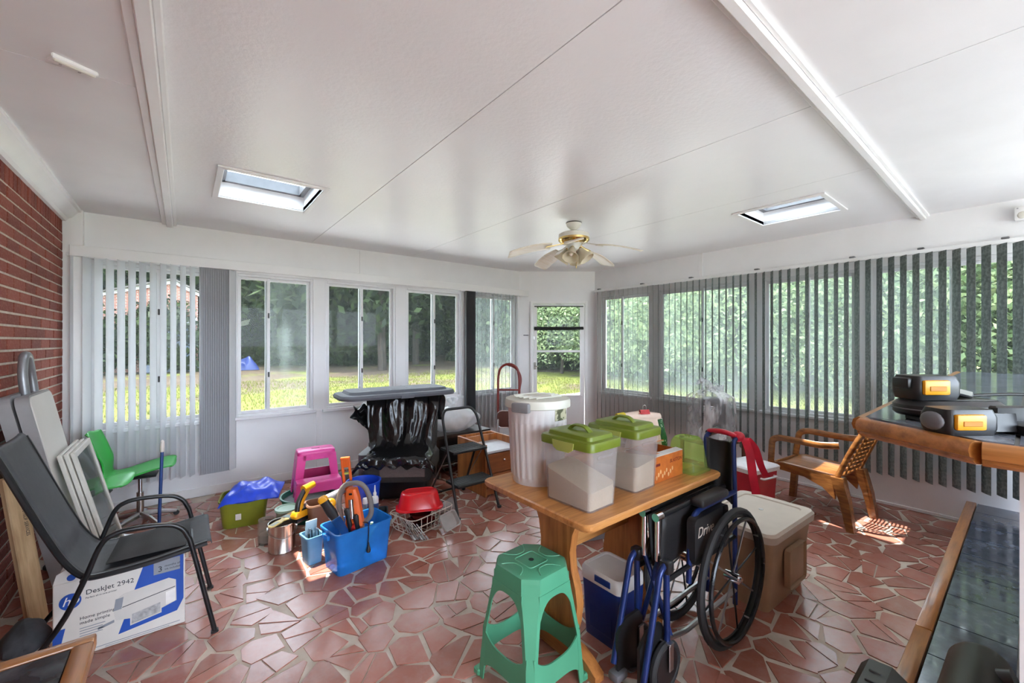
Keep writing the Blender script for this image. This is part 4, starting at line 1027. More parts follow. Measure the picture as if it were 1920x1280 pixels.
# ---- green swivel chairs
m_grn = mat('bright_green_shell', hexc('34a845'), .3, var=.05, scale=4)
def green_chair(loc, rz, label):
    r = thing('swivel_chair', label, 'chair', loc, rz, 'green swivel chairs')
    pf = catmull([(.20, 0, .415), (.175, 0, .430), (.06, 0, .415), (-.06, 0, .385), (-.15, 0, .375), (-.19, 0, .41), (-.205, 0, .49), (-.235, 0, .58), (-.275, 0, .70), (-.285, 0, .715)], 4); n = len(pf)
    def sh(u, v):
        p = pf[round(u*(n-1))]; t = u
        w = float(np.interp(t, (0, .05, .12, .3, .45, .55, .65, .8, .92, 1), (.13, .165, .185, .195, .175, .15, .15, .168, .15, .11)))
        e = (2*v-1); lift = .014*e*e*max(0, 1-t*1.8)
        return (p.x+.03*e*e*max(0, min(1, (t-.5)/.2)), e*w, p.z+lift)
    solid(part('shell', p_grid(sh, n-1, 12), m_grn, r, 70), .010)
    MB().box((.0, 0, .362), (.20, .16, .012), .003, 1).build('mount_plate', m_black, r, 30)
    MB().rod((0, 0, .06), (0, 0, .24), .022, 14).build('column', mat('chrome_column', (.55, .52, .5), .25, metal=.9), r); MB().rod((0, 0, .24), (0, 0, .36), .013, 12).build('gas_piston', m_chrome, r)
    for k in range(5):
        a = 2*PI*k/5+.3
        q = MB().tube([(0, 0, .075), (.12*math.cos(a), .12*math.sin(a), .06), (.215*math.cos(a), .215*math.sin(a), .032)], [.022, .017, .013], 8).build('base_arm', m_steel, r)
        MB().add(p_tube([(.215*math.cos(a)-.012*math.sin(a), .215*math.sin(a)+.012*math.cos(a), .018), (.215*math.cos(a)+.012*math.sin(a), .215*math.sin(a)-.012*math.cos(a), .018)], .018, 12)).build('caster', m_black, q)
    return r
green_chair((-.26, 4.17, 0), R(-4), 'bright green swivel chair in front of the white blinds')
green_chair((-.49, 3.82, 0), R(-8), 'second green swivel chair mostly hidden behind window sashes')
bp = thing('mop_pole', 'blue pole with white tip standing by the green chair', 'pole', mx=along((-.145, 3.92, .0), (-.125, 3.955, .66)))
part('pole', p_tube([(0, 0, .0), (0, 0, .57)], .0105, 12), mat('blue_pole', hexc('23427f'), .35), bp); part('tip', p_lathe([(.0105, .565), (.0135, .575), (.0135, .62), (.010, .645), (.002, .652)], 14), mat('white_tip', hexc('dcd3ca'), .5), bp)

# ---- ceiling fan
fan = thing('ceiling_fan', 'white ceiling fan with brass band and glass light shades', 'ceiling fan', (2.59, 2.42, HC))
m_fw = mat('ivory_fan_enamel', hexc('d9d6cc'), .35, var=.03); m_brass = mat('polished_brass', (.78, .56, .22), .15, metal=1, var=.1)
part('canopy', p_lathe([(.062, 0), (.066, -.008), (.058, -.03), (.030, -.055), (.022, -.06)], 24), m_fw, fan); part('canopy_ring', p_lathe([(.067, -.001), (.067, -.007)], 24), m_black, fan)
part('downrod', p_tube([(0, 0, -.055), (0, 0, -.09)], .02, 12), m_fw, fan)
part('motor_housing', p_lathe([(.03, -.085), (.11, -.09), (.128, -.10), (.130, -.135)], 28), m_fw, fan); part('brass_band', p_lathe([(.131, -.133), (.131, -.15), (.115, -.168), (.07, -.176)], 28), m_brass, fan)
part('switch_housing', p_lathe([(.07, -.174), (.058, -.19), (.055, -.225), (.035, -.24), (.001, -.242)], 24), m_fw, fan)
m_bld = two('bleached_blade', hexc('e2d7c2'), hexc('eee8dc'), 6, .35, .7, .45, sc=(1, 8, 1))
for k in range(5):
    a = R(223)+2*PI*k/5
    bmx_ = Rz(a)
    def bld(u, v):
        x = .20+.36*u; w = .050+.022*min(1, u*2.2)-(.018*(u-.93)/.07 if u > .93 else 0)
        return (x, (v-.5)*2*w, -.205-.085*u**1.6+(v-.5)*.030)
    b_ = part('blade', p_grid(bld, 16, 4), m_bld, fan, 50, bmx_); solid(b_, .006)
    MB().add(p_loft([[(x, y, z) for x, y, z in ((xx, -w, zz), (xx, w, zz), (xx, w, zz-.006), (xx, -w, zz-.006))] for xx, w, zz in ((.07, .014, -.172), (.15, .012, -.192), (.20, .03, -.206), (.245, .026, -.216))]), bmx_).build('blade_iron', m_fw if k % 2 else m_brass, b_, 40)
m_shade = mat('frosted_glass_shade', hexc('e9e2d0'), .3, var=.05, trans=.5)
for k in range(4):
    a = 2*PI*k/4+.5; ax = (math.cos(a)*.05, math.sin(a)*.05, -.225); bx = (math.cos(a)*.12, math.sin(a)*.12, -.325)
    mm = along(ax, bx)
    s_ = part('light_shade', p_lathe([(.022, .0), (.026, .012), (.03, .03), (.046, .07), (.064, .10), (.068, .112), (.065, .112), (.044, .072), (.026, .03), (.02, .012)], 20, wave=lambda q, z: .035*math.cos(10*q)*max(0, z-.06)*18), m_shade, fan, 60, mm)
    MB().add(p_lathe([(.018, -.01), (.024, .004), (.022, .014)], 14), mm).build('holder', m_brass, s_); MB().add(p_ball((0, 0, .06), (.022, .022, .03), 12, 8), mm).build('bulb', mat('white_bulb', hexc('f2efe6'), .2), s_)
for dx, ln in ((-.03, .09), (.03, .12)): part('pull_chain', p_tube([(dx, 0, -.235), (dx, 0, -.235-ln)], .0016, 6), m_brass, fan); part('chain_weight', p_lathe([(.001, 0), (.005, -.006), (.004, -.024), (.001, -.028)], 10, c=(dx, 0, -.235-ln)), m_brass, fan)
cp_ = thing('ceiling_fixture', 'small white rectangular fixture on the ceiling near brick', 'fixture', (-.316, 2.165, HC), R(25))
cp_.rotation_euler = (0, 0, R(27))
part('tray', p_box((0, 0, -.008), (.125, .045, .016), .004, 1), m_whitep, cp_, 30); part('tube_cover', p_box((0, -.012, -.018), (.112, .012, .01), .003, 1), m_fw, cp_, 30); part('screw', p_box((.02, .01, -.017), (.008, .008, .003), .001, 1), m_steel, cp_, 30); part('screw', p_box((-.03, .01, -.017), (.008, .008, .003), .001, 1), m_steel, cp_, 30)
ms = thing('motion_sensor', 'white motion sensor box at the top of the right wall', 'sensor', (XB-.02, .045, 2.265))
part('case', p_box((-.02, 0, 0), (.05, .07, .10), .01, 2), m_whitep, ms, 30); part('lens', p_ball((-.045, 0, -.015), (.008, .022, .025), 12, 8), m_fw, ms); part('screw', p_box((-.046, .02, .035), (.003, .008, .008), .001, 1), m_steel, ms, 30)
from mathutils import noise as NZ
# ================================================================ ON THE TABLE
m_rice = mat('white_rice', hexc('c9b89c'), .9, var=.1, scale=160, bmp=.5, bscale=260)
m_binp = matT('clear_bin_plastic', hexc('d5d0cf'), .80, .22, (.93, .92, .92))
m_lidg = mat('olive_green_lid', hexc('6a7a24'), .35, var=.05); m_latchg = mat('lime_latch', hexc('a4ad58'), .4, var=.05)
def rice_bin(loc, rz, label, slope):
    r = thing('rice_bin', label, 'container', loc, rz, 'clear rice bins with green lids'); H = .245
    o1 = [ring(rrect(.158, .225, .018, 3), 0), ring(rrect(.178, .248, .02, 3), H*.86), ring(rrect(.182, .252, .02, 3), H)]
    i1 = [ring(rrect(.176, .246, .018, 3), H), ring(rrect(.172, .242, .018, 3), H*.86), ring(rrect(.152, .219, .016, 3), .004)]
    part('tub', p_loft(o1+i1), m_binp, r, 40)
    rr = []; poly = rrect(.149, .215, .014, 3)
    def top(x, y): return .105+slope[0]*x+slope[1]*y+.008*math.sin(30*x+17*y)
    rice = MB().add(p_loft([ring(poly, .005), [(x*1.03, y*1.03, top(x, y)) for x, y in poly], [(x*.5, y*.5, top(x*.5, y*.5)+.006) for x, y in poly]]))
    tag(rice.build('rice', m_rice, r, 40), kind='stuff')
    ld = part('lid', p_loft([ring(rrect(.196, .268, .026, 4), H-.018), ring(rrect(.198, .27, .026, 4), H+.006), ring(rrect(.19, .262, .024, 4), H+.014), ring(rrect(.155, .222, .02, 4), H+.016), ring(rrect(.148, .215, .02, 4), H+.030), ring(rrect(.138, .205, .018, 4), H+.033)]), m_lidg, r, 40)
    MB().tube(fillet([(0, -.055, H+.03), (0, -.03, H+.052), (0, .03, H+.052), (0, .055, H+.03)], .03), .012, 8, flat=(.5, 1.2)).build('handle', m_lidg, ld)
    part('latch', p_loft([[(-.099-o, y, z) for y, z in ((-.055, H+.004), (.055, H+.004), (.05, H-.022), (.03, H-.034), (-.03, H-.034), (-.05, H-.022))] for o in (0, .004)]), m_latchg, r, 30)
    part('grip_rib', p_box((.0, -.1245, H-.045), (.10, .006, .010), .002, 1), m_binp, r, 30)
    return r
rice_bin((1.232, 1.118, .74), R(2), 'clear rice bin with green lid at the near table corner', (.10, .30))
rice_bin((1.535, 1.133, .74), R(2), 'clear rice bin with green lid next to the orange box', (.15, -.05))
# white waste bin
m_wb = mat('white_bin_plastic', hexc('d3d0d0'), .4, var=.03); m_wl = mat('cream_bin_lid', hexc('cfcfc4'), .4, var=.03)
tb = thing('waste_bin', 'white ribbed waste bin with cream lid on the table', 'bin', (1.272, 1.415, .74))
fl_ = lambda a, z: .030*math.cos(26*a)*(1 if .03 < z < .27 else 0)
part('body', p_lathe([(.112, 0), (.115, .012), (.117, .03), (.118, .034), (.13, .268), (.133, .275), (.136, .35)], 104, wave=fl_), m_wb, tb, 60)
ld = part('lid', p_lathe([(.142, .335), (.150, .338), (.150, .362), (.146, .372), (.120, .376), (.10, .372), (.06, .384), (.001, .386)], 40), m_wl, tb, 40)
for k in range(-3, 4): MB().box((0, k*.026, .382), (2*math.sqrt(.11**2-(k*.026)**2), .006, .006), .002, 1).build('lid_rib', m_wl, ld, 30)
for a in (R(200), R(20)):
    MB().box((0, 0, 0), (.03, .085, .042), .008, 2, m=Rz(a) @ T(.150, 0, .345)).build('handle_clip', mat('grey_clip', hexc('7d7d80'), .45), tb, 30)
part('label', p_loft([[(rr_*math.cos(R(t)), rr_*math.sin(R(t)), z) for z in (.285, .335)] for t in range(-98, -60, 4) for rr_ in (.1368,)], cap=False, closed=False), two('printed_label', hexc('4d5038'), hexc('b9b69a'), 40, .42, .5, .5), tb, 0)
# orange carton
ob_ = thing('orange_box', 'open orange printed food carton on the table', 'box', (1.745, 1.115, .74), R(0))
m_or = two('orange_print', hexc('b8622a'), hexc('d27a33'), 18, .35, .7, .5); m_kraft = mat('kraft_inside', hexc('a78e74'), .8)
w, d, h, t = .235, .15, .115, .004
part('wall', p_box((0, -d/2, h/2), (w, t, h)), m_or, ob_, 0); part('wall', p_box((0, d/2, h/2), (w, t, h)), m_or, ob_, 0); part('wall', p_box((-w/2, 0, h/2), (t, d-t, h)), m_or, ob_, 0); part('wall', p_box((w/2, 0, h/2), (t, d-t, h)), m_or, ob_, 0); part('base', p_box((0, 0, .004), (w-t, d-t, .006)), m_kraft, ob_, 0)
part('flap', p_box((0, 0, 0), (w, .07, .003)), m_or, ob_, 0, T(0, .055, h+.016) @ Rx(R(-20))); part('flap', p_box((0, 0, 0), (.10, .12, .003)), m_or, ob_, 0, T(-.06, .0, h+.006) @ Ry(R(8)))
part('flap', p_box((0, 0, 0), (w-.01, .035, .003)), mat('white_flap', hexc('cbc8c3'), .6), ob_, 0, T(0, -.062, h+.004) @ Rx(R(6)))
m_rd = mat('maroon_print', hexc('6d1f1c'), .5)
txt('print_lettering', 'BLASTON', .024, m_rd, ob_, T(.005, -d/2-.0022, .072) @ Rx(PI/2), shear=.2)
part('print_band', p_box((-.09, -d/2-.0024, .078), (.034, .0008, .012)), m_rd, ob_, 0)
for i in range(9): part('print_motif', p_ball((-.1+.016*i, -d/2-.002, .022+.011*(i % 3)), (.006, .0008, .010), 8, 6), mat('pale_print', hexc('e0b27f'), .6), ob_, 40)
# patterned bag with red clip
bg_ = thing('food_bag', 'white food bag with green leaf print behind the rice bins', 'bag', (1.90, 1.27, .74), R(-25))
def bagf(u, v):
    a = 2*PI*u; k = 1-.35*v**3; wob = 1+.06*math.sin(5*a+6*v)
    return (.105*k*wob*math.copysign(abs(math.cos(a))**.6, math.cos(a)), .055*(1-.45*v)*wob*math.copysign(abs(math.sin(a))**.7, math.sin(a)), .002+.225*v)
part('bag', p_grid(bagf, 36, 14), mat('pinkish_paper', hexc('d8c4b4'), .6, var=.06), bg_, 60)
m_leafp = two('green_leaf_print', hexc('1d5a2c'), hexc('cfe0c8'), 46, .60, .64, .5)
part('side_print', p_tube([(.10, -.012, .02), (.094, -.016, .12), (.072, -.014, .222)], [.026, .025, .02], 10), m_leafp, bg_, 60)
part('rolled_top', p_tube([(-.12, 0, .232), (-.02, .004, .236), (.085, 0, .226)], [.026, .03, .024], 14), MATS['pinkish_paper'], bg_, 60)
part('yellow_label', p_tube([(-.155, .004, .226), (-.115, .002, .232)], [.031, .031], 18), mat('yellow_print', hexc('d8c43a'), .5), bg_, 40)
rc = thing('binder_clip', 'red binder clip on the rolled top of the bag', 'clip', (1.885, 1.262, .992), R(-25))
part('clip_body', p_loft([[(x, y, z) for y, z in ((-.014, 0), (.014, 0), (.004, .022), (-.004, .022))] for x in (-.026, .026)]), mat('red_enamel', hexc('b01a22'), .35), rc, 30)
part('wire_handle', p_tube(fillet([(-.010, 0, .018), (-.008, .0, .045), (.008, 0, .045), (.010, 0, .018)], .008), .0016, 6), m_steel, rc); part('wire_handle', p_tube(fillet([(-.012, -.012, .006), (-.03, -.03, .006), (-.045, -.02, .006), (-.02, -.008, .006)], .008), .0016, 6), MATS['red_enamel'], rc)
gt = thing('green_tub', 'translucent lime green tub upside down at the table end', 'tub', (1.953, 1.065, .74), R(0))
m_lime = matT('lime_clear_plastic', hexc('b9cc7a'), .74, .15, (.80, .95, .5))
part('shell', p_loft([ring(rrect(.175, .175, .03, 4), 0), ring(rrect(.17, .17, .03, 4), .008), ring(rrect(.155, .155, .03, 4), .01), ring(rrect(.125, .125, .035, 4), .14), ring(rrect(.105, .105, .03, 4), .155)]), m_lime, gt, 40)
part('base_rim', p_tube([(x, y, .157) for x, y in rrect(.095, .095, .025, 4)], .003, 6, closed=True), m_lime, gt)

# ================================================================ UNDER AND BEHIND THE TABLE
co_ = thing('cooler', 'blue cooler with white lid under the pine table', 'cooler', (1.575, 1.225, 0))
m_cb = mat('dark_blue_cooler', hexc('16306f'), .3, var=.06); m_cw = mat('white_cooler_lid', hexc('cfc8c2'), .45, var=.04)
part('body', p_loft([ring(rrect(.17, .20, .02, 3), 0), ring(rrect(.19, .225, .022, 3), .25), ring(rrect(.19, .225, .022, 3), .262)]), m_cb, co_, 40)
part('panel', p_box((-.088, 0, .13), (.006, .13, .17), .003, 1), m_cb, co_, 30); part('panel', p_box((0, -.104, .13), (.11, .006, .17), .003, 1), m_cb, co_, 30)
ld = part('lid', p_loft([ring(rrect(.196, .23, .025, 4), .258), ring(rrect(.20, .234, .028, 4), .27), ring(rrect(.20, .234, .03, 4), .305), ring(rrect(.185, .22, .03, 4), .318), ring(rrect(.165, .20, .02, 4), .318), ring(rrect(.155, .19, .02, 4), .312)]), m_cw, co_, 40)
MB().box((-.098, -.02, .288), (.012, .09, .03), .003, 1).build('lid_latch', m_cb, ld, 30)
part('panel_edge', p_box((-.0905, .0, .235), (.006, .15, .012), .002, 1), m_cb, co_, 30)
gb = thing('grey_tub', 'pale grey plastic tub on the floor behind the pine table', 'tub', (2.22, 1.98, 0), R(-20))
part('tub', p_loft([ring(rrect(.26, .2, .03, 3), 0), ring(rrect(.30, .24, .035, 3), .14), ring(rrect(.32, .26, .035, 3), .142), ring(rrect(.32, .26, .035, 3), .152), ring(rrect(.29, .23, .03, 3), .152), ring(rrect(.25, .19, .03, 3), .012)]), mat('pale_grey_plastic', hexc('9aa0a8'), .4), gb, 40)
part('handle', p_tube(fillet([(-.155, -.05, .12), (-.175, -.05, .14), (-.175, .05, .14), (-.155, .05, .12)], .015), .006, 8), m_black, gb)
# tray table with bagged appliance
m_wal = wood('walnut_brown', hexc('4a2a1d'), hexc('6b4130'), 0, .8, .4, .2)
ty = thing('tray_table', 'small dark brown wooden tray table by the right blinds', 'table', (3.90, 1.87, 0), R(-8))
part('top', p_box((0, 0, .445), (.46, .36, .028), .006, 2), m_wal, ty, 30)
for sx in (-1, 1):
    for sy in (-1, 1):
        lg_ = part('leg', p_tube([(sx*.245, sy*.15, 0), (sx*.245, sy*.15, .47)], .019, 10), m_wal, ty); MB().add(p_ball((sx*.245, sy*.15, .478), (.024, .024, .018), 12, 8)).build('finial', m_wal, lg_)
    part('rail', p_box((sx*.245, 0, .462), (.026, .36, .03), .005, 1), m_wal, ty, 30)
    part('stretcher', p_box((sx*.245, 0, .14), (.02, .28, .03), .004, 1), m_wal, ty, 30)
part('lower_stretcher', p_box((0, 0, .14), (.47, .025, .03), .004, 1), m_wal, ty, 30)
apn = thing('bagged_appliance', 'kitchen appliance wrapped in a white plastic bag', 'appliance', (3.90, 1.88, .459), R(-62))
part('base', p_loft([ring(rrect(.24, .20, .05, 4), 0), ring(rrect(.24, .20, .05, 4), .05), ring(rrect(.18, .15, .05, 4), .10)]), mat('white_appliance', hexc('c6c8d0'), .3), apn, 40)
part('motor', p_lathe([(.075, .09), (.085, .12), (.085, .28), (.06, .33), (.001, .335)], 20), m_grayp, apn)
cx = MB()
for k in range(9): cx.tube([(.04*math.cos(2*PI*i/16)-.03, .025*math.sin(2*PI*i/16)-.125, .17+k*.018) for i in range(16)], .009, 6, closed=True)
cx.build('coil', m_chrome, apn)
part('dark_body', p_box((.01, -.035, .235), (.20, .17, .31), .04, 2), m_black, apn, 40); part('dark_panel', p_box((-.07, -.115, .17), (.04, .02, .17), .004, 1), m_black, apn, 30); part('dark_panel', p_box((.09, -.06, .2), (.05, .02, .12), .01, 2), m_black, apn, 30)
m_film = matT('milky_plastic_film', hexc('dfe0e2'), .77, .25, (.95, .95, .95), .04)
_nt = m_film.node_tree; _mx = [n for n in _nt.nodes if n.type == 'MIX_SHADER'][0]
_nt.links.new(ramp(_nt, noise(_nt, coords(_nt, 'Object', (1, 1, .35)), 11, 3), [(.40, (.30,)*3), (.56, (.86,)*3)]), _mx.inputs[0])   # crumpled film: milky folds, clear patches
def filmf(u, v):
    a = 2*PI*u; z = v
    rr_ = .205*(1-.10*v)*(1 if v < .80 else max(.20, 1-.85*((v-.80)/.20)**1.6))
    rr_ *= 1+.05*math.sin(4*a+3*v)+.035*math.sin(9*a-7*v)+.02*math.sin(17*a)
    return (rr_*math.cos(a)*1.05-.02*v, rr_*math.sin(a)*.85, .003+.47*v)
fo = part('bag_film', p_grid(filmf, 60, 30), m_film, apn, 70)
part('bag_knot', p_tube(catmull([(-.13, .02, .50), (-.09, .02, .535), (-.03, .01, .505), (.0, 0, .46), (.04, .0, .475), (.10, -.01, .475)], 5), [.02]*5+[.036]*5+[.03]*5+[.024]*5+[.03]*6, 12), m_film, apn, 70)
rbn = thing('red_bin', 'red storage bin with white lid beside the tray table', 'storage bin', (3.53, 1.40, 0), R(-12))
part('body', p_loft([ring(rrect(.28, .22, .02, 3), 0), ring(rrect(.32, .26, .025, 3), .38)]), mat('red_bin_plastic', hexc('b01930'), .35), rbn, 40); part('lid', p_loft([ring(rrect(.345, .285, .03, 3), .365), ring(rrect(.35, .29, .03, 3), .395), ring(rrect(.33, .27, .03, 3), .405)]), mat('white_bin_lid', hexc('d9d9dc'), .4), rbn, 40)
part('handle', p_tube(fillet([(-.08, -.14, .33), (-.08, -.165, .33), (.08, -.165, .33), (.08, -.14, .33)], .02), .008, 8), MATS['white_bin_lid'], rbn)

# ================================================================ BACK MIDDLE GROUP
# removed car seat with plastic over it
cs = thing('car_seat', 'grey upholstered car seat standing on the floor by the back wall', 'car seat', (1.56, 3.56, 0), R(-36))
m_up = mat('dark_grey_upholstery', hexc('3a3735'), .85, var=.15, scale=60); m_up2 = mat('taupe_upholstery', hexc('6f625e'), .9, var=.12, scale=80); m_seatp = mat('grey_seat_plastic', hexc('55575a'), .5)
part('base', p_box((0, .05, .10), (.48, .46, .20), .03, 3), m_black, cs, 40)
part('cushion', p_loft([ring(rrect(.56, .54, .07, 4, (0, -.02)), .185), ring(rrect(.60, .58, .08, 4, (0, -.02)), .24), ring(rrect(.60, .58, .08, 4, (0, -.02)), .33), ring(rrect(.54, .52, .07, 4, (0, -.02)), .375)]), m_up, cs, 60)
part('front_panel', p_box((.06, -.307, .285), (.38, .02, .10), .009, 2), m_up2, cs, 40)
part('backrest', p_loft([[(x, y+(.10 if z > .36 else .06)+.14*(z-.36), z) for x, y in rrect(w_, .15, .06, 4)] for z, w_ in ((.33, .52), (.45, .58), (.70, .58), (.80, .54), (.835, .44))]), m_up, cs, 60)
part('side_bolster', p_loft([[(x-.29, y, z) for x, y in rrect(.10, .5, .04, 3, (0, .02))] for z in (.2, .34, .40)]), m_seatp, cs, 60)
part('recline_cover', p_box((-.318, .16, .30), (.03, .2, .28), .012, 2), m_seatp, cs, 40)
part('floor_rail', p_box((.2, .02, .02), (.04, .5, .035), .006, 1), m_blackm, cs, 30); part('floor_rail', p_box((-.2, .02, .02), (.04, .5, .035), .006, 1), m_blackm, cs, 30)
m_bagk = mat('glossy_black_bag', (.010, .010, .011), .16, var=.4, scale=8, bmp=.5, bscale=13)
bk_ = thing('black_bag', 'glossy black plastic bag draped over the car seat', 'bag', (1.56, 3.56, 0), R(-36))
path = catmull([(0, .245, .60), (0, .24, .80), (0, .17, .868), (0, .07, .80), (0, .035, .62), (0, -.005, .47), (0, -.08, .408), (0, -.20, .396), (0, -.315, .385), (0, -.338, .33), (0, -.338, .305)], 5); npth = len(path)
def bagd(u, v):
    p = path[round(v*(npth-1))]; e = 2*u-1; flare = .30+.035*math.sin(v*7+1)+(.05*max(0, .5-abs(v-.28))*2 if e < 0 else .01)
    x = e*flare+.012*math.sin(26*v+5*u)
    dn = .042*NZ.noise((3.1*u, 1.3*v, .3))+.022*NZ.noise((9*u+2*v, 3.2*v, 4.1))+.009*NZ.noise((22*u, 16*v, 7.7))+.010*math.sin(11*u+3*v)
    hang = -.06*max(0, abs(e)-.82)/.18*(.2 if p.z > .5 else 1)
    return (x, p.y-abs(dn)*1.1-.012, p.z+abs(dn)*.9+hang+.014+(.012*math.sin(35*u) if v > .95 else 0))
o = part('bag', p_grid(bagd, 70, npth-1), m_bagk, bk_, 70); solid(o, .0015, 1)
part('bag_flap', p_grid(lambda u, v: (-.30-.13*u+.02*math.sin(8*v), .10-.16*u+.03*math.sin(12*v+3*u), .80-.02*u-(.30-.20*u)*v+.02*math.sin(14*u+5*v)), 16, 18), m_bagk, bk_, 70).modifiers.new('t', 'SOLIDIFY').thickness = .0015
gl_ = thing('tote_lid', 'long grey ribbed tote lid lying on top of the car seat', 'lid', (1.52, 3.62, .885), R(-4))
m_gl = mat('grey_lid_plastic', hexc('5c5f66'), .45, var=.05)
part('lid', p_loft([ring(rrect(1.03, .46, .12, 5), -.005), ring(rrect(1.04, .47, .12, 5), .015), ring(rrect(1.02, .45, .12, 5), .034), ring(rrect(.90, .34, .07, 5), .038), ring(rrect(.87, .31, .06, 5), .06), ring(rrect(.83, .27, .05, 5), .064)]), m_gl, gl_, 40)
for k in range(4): part('lid_groove', p_box((-.27+k*.18, 0, .0635), (.008, .29, .004), .001, 1), mat('pale_groove', hexc('8b8e94'), .5), gl_, 30)
part('lid_latch', p_box((.02, -.235, .006), (.12, .02, .03), .005, 1), m_gl, gl_, 30)
# two-step folding ladder
la = thing('step_ladder', 'black two-step folding ladder beside the car seat', 'ladder', (1.85, 2.95, 0))
m_ld = mat('black_ladder_tube', (.02, .02, .021), .35, metal=.3)
bw(MB().tube(fillet([(1.645, 2.735, .0), (1.665, 3.02, .74), (1.70, 3.05, .80), (1.96, 3.05, .80), (2.00, 3.02, .74), (2.035, 2.735, .0)], .06), .0115, 10), 'front_frame', m_ld, la)
bw(MB().tube(fillet([(1.665, 3.27, .0), (1.69, 3.0, .47)], .01), .010, 8).tube([(2.02, 3.27, .0), (1.98, 3.0, .47)], .010, 8).tube([(1.668, 3.24, .05), (2.015, 3.24, .05)], .009, 8), 'rear_frame', m_ld, la)
for z, y0, y1, w_ in ((.235, 2.76, 2.96, .36), (.475, 2.86, 3.08, .33)):
    st = bw(MB().box((1.84, (y0+y1)/2, z), (w_, y1-y0, .022), .006, 2), 'step', m_ld, la, 40)
    for k in range(7): MB().box((1.84, y0+.02+k*(y1-y0-.04)/6, z+.0125), (w_-.03, .010, .004), .001, 1).build('tread_rib', mat('rubber_tread', (.045, .045, .047), .7), st, 30)
bw(MB().rod((1.66, 2.93, .47), (1.66, 3.2, .13), .004, 6).rod((2.01, 2.93, .47), (2.01, 3.2, .13), .004, 6), 'brace', m_steel, la)
for x, y in ((1.645, 2.735), (2.035, 2.735), (1.665, 3.27), (2.02, 3.27)): bw(MB().box((x, y, .011), (.03, .03, .022), .006, 2), 'foot_cap', m_black, la, 30)
# small wooden cabinet
ca = thing('nightstand', 'small orange-brown wooden nightstand with one drawer', 'cabinet', (2.265, 3.215, 0))
m_ns = wood('orange_veneer', hexc('9c5a2a'), hexc('bf7a42'), 2, .6, .4, .2); m_nsd = wood('brown_drawer_veneer', hexc('7a4320'), hexc('99592f'), 0, .6, .4, .2)
bw(MB().box((2.075, 3.215, .23), (.02, .47, .46), .002, 1), 'side_panel', m_ns, ca, 30); bw(MB().box((2.455, 3.215, .23), (.02, .47, .46), .002, 1), 'side_panel', m_ns, ca, 30)
bw(MB().box((2.265, 3.445, .23), (.36, .012, .46)), 'back_panel', m_ns, ca, 0); bw(MB().box((2.265, 3.205, .385), (.36, .44, .018)), 'top', mat('white_laminate', hexc('c9cbd0'), .4), ca, 0); bw(MB().box((2.265, 3.21, .04), (.36, .45, .05)), 'plinth', m_nsd, ca, 0)
bw(MB().box((2.265, 3.35, .425), (.36, .012, .062)), 'divider', m_ns, ca, 0)
for z, h_ in ((.285, .17), (.13, .12)):
    dwr = bw(MB().box((2.265, 2.985, z), (.352, .016, h_), .003, 1), 'drawer', m_nsd, ca, 30); MB().add(p_ball((2.265, 2.968, z+.02), (.011, .012, .011), 12, 8)).build('knob', m_chrome, dwr)
bw(MB().box((2.265, 3.2, .21), (.34, .40, .28)), 'drawer_box', m_nsd, ca, 0)
# dark low shelf and white bag
ds_ = thing('low_bench', 'dark low bench under the white bag by the back wall', 'bench', (2.28, 3.86, 0))
part('top', p_box((0, 0, .41), (.66, .40, .03), .004, 1), mat('dark_brown_laminate', hexc('2b201c'), .4), ds_, 30)
for sx in (-1, 1): part('side', p_box((sx*.31, 0, .20), (.025, .38, .395)), MATS['dark_brown_laminate'], ds_, 0)
part('shelf', p_box((0, 0, .14), (.595, .38, .02)), MATS['dark_brown_laminate'], ds_, 0); part('back', p_box((0, .185, .2), (.595, .012, .39)), MATS['dark_brown_laminate'], ds_, 0)
wbg = thing('white_bag', 'knotted translucent white plastic bag on the dark bench', 'bag', (2.24, 3.84, .426), R(-15))
m_wbag = matT('white_bag_film', hexc('e6e8ea'), .28, .3, (.96, .96, .97), .04)
def wbf(u, v):
    a = 2*PI*u; q = (math.sin(PI*min(.5, v*.8+.12))**.6)*(1 if v < .55 else max(.06, math.cos((v-.55)/.45*PI/2)**.75))
    q *= 1+.07*math.sin(3*a+5*v)+.04*math.sin(8*a-6*v)+.025*math.sin(15*a+9*v)
    return (.27*q*math.cos(a), .17*q*math.sin(a), .003+.26*v)
part('bag', p_grid(wbf, 56, 24), m_wbag, wbg, 70)
part('knot', p_tube(catmull([(-.005, 0, .245), (0, 0, .27), (.0, 0, .285)], 4), [.05]*3+[.035]*3+[.02]*3, 12), m_wbag, wbg, 70)
for s in (-1, 1): part('tied_ear', p_tube(catmull([(0, 0, .28), (s*.03, 0, .31), (s*.045, .01, .345)], 4), [.018]*4+[.024]*4+[.01], 10), m_wbag, wbg, 70)
part('wood_block', p_box((-.02, -.07, .06), (.17, .06, .07), .004, 1), wood('pale_block', hexc('b58a55'), hexc('d3ab74'), 0, .8, .6, 0), wbg, 30); part('wood_block', p_box((.12, -.02, .09), (.05, .10, .14), .004, 1), MATS['pale_block'], wbg, 30)
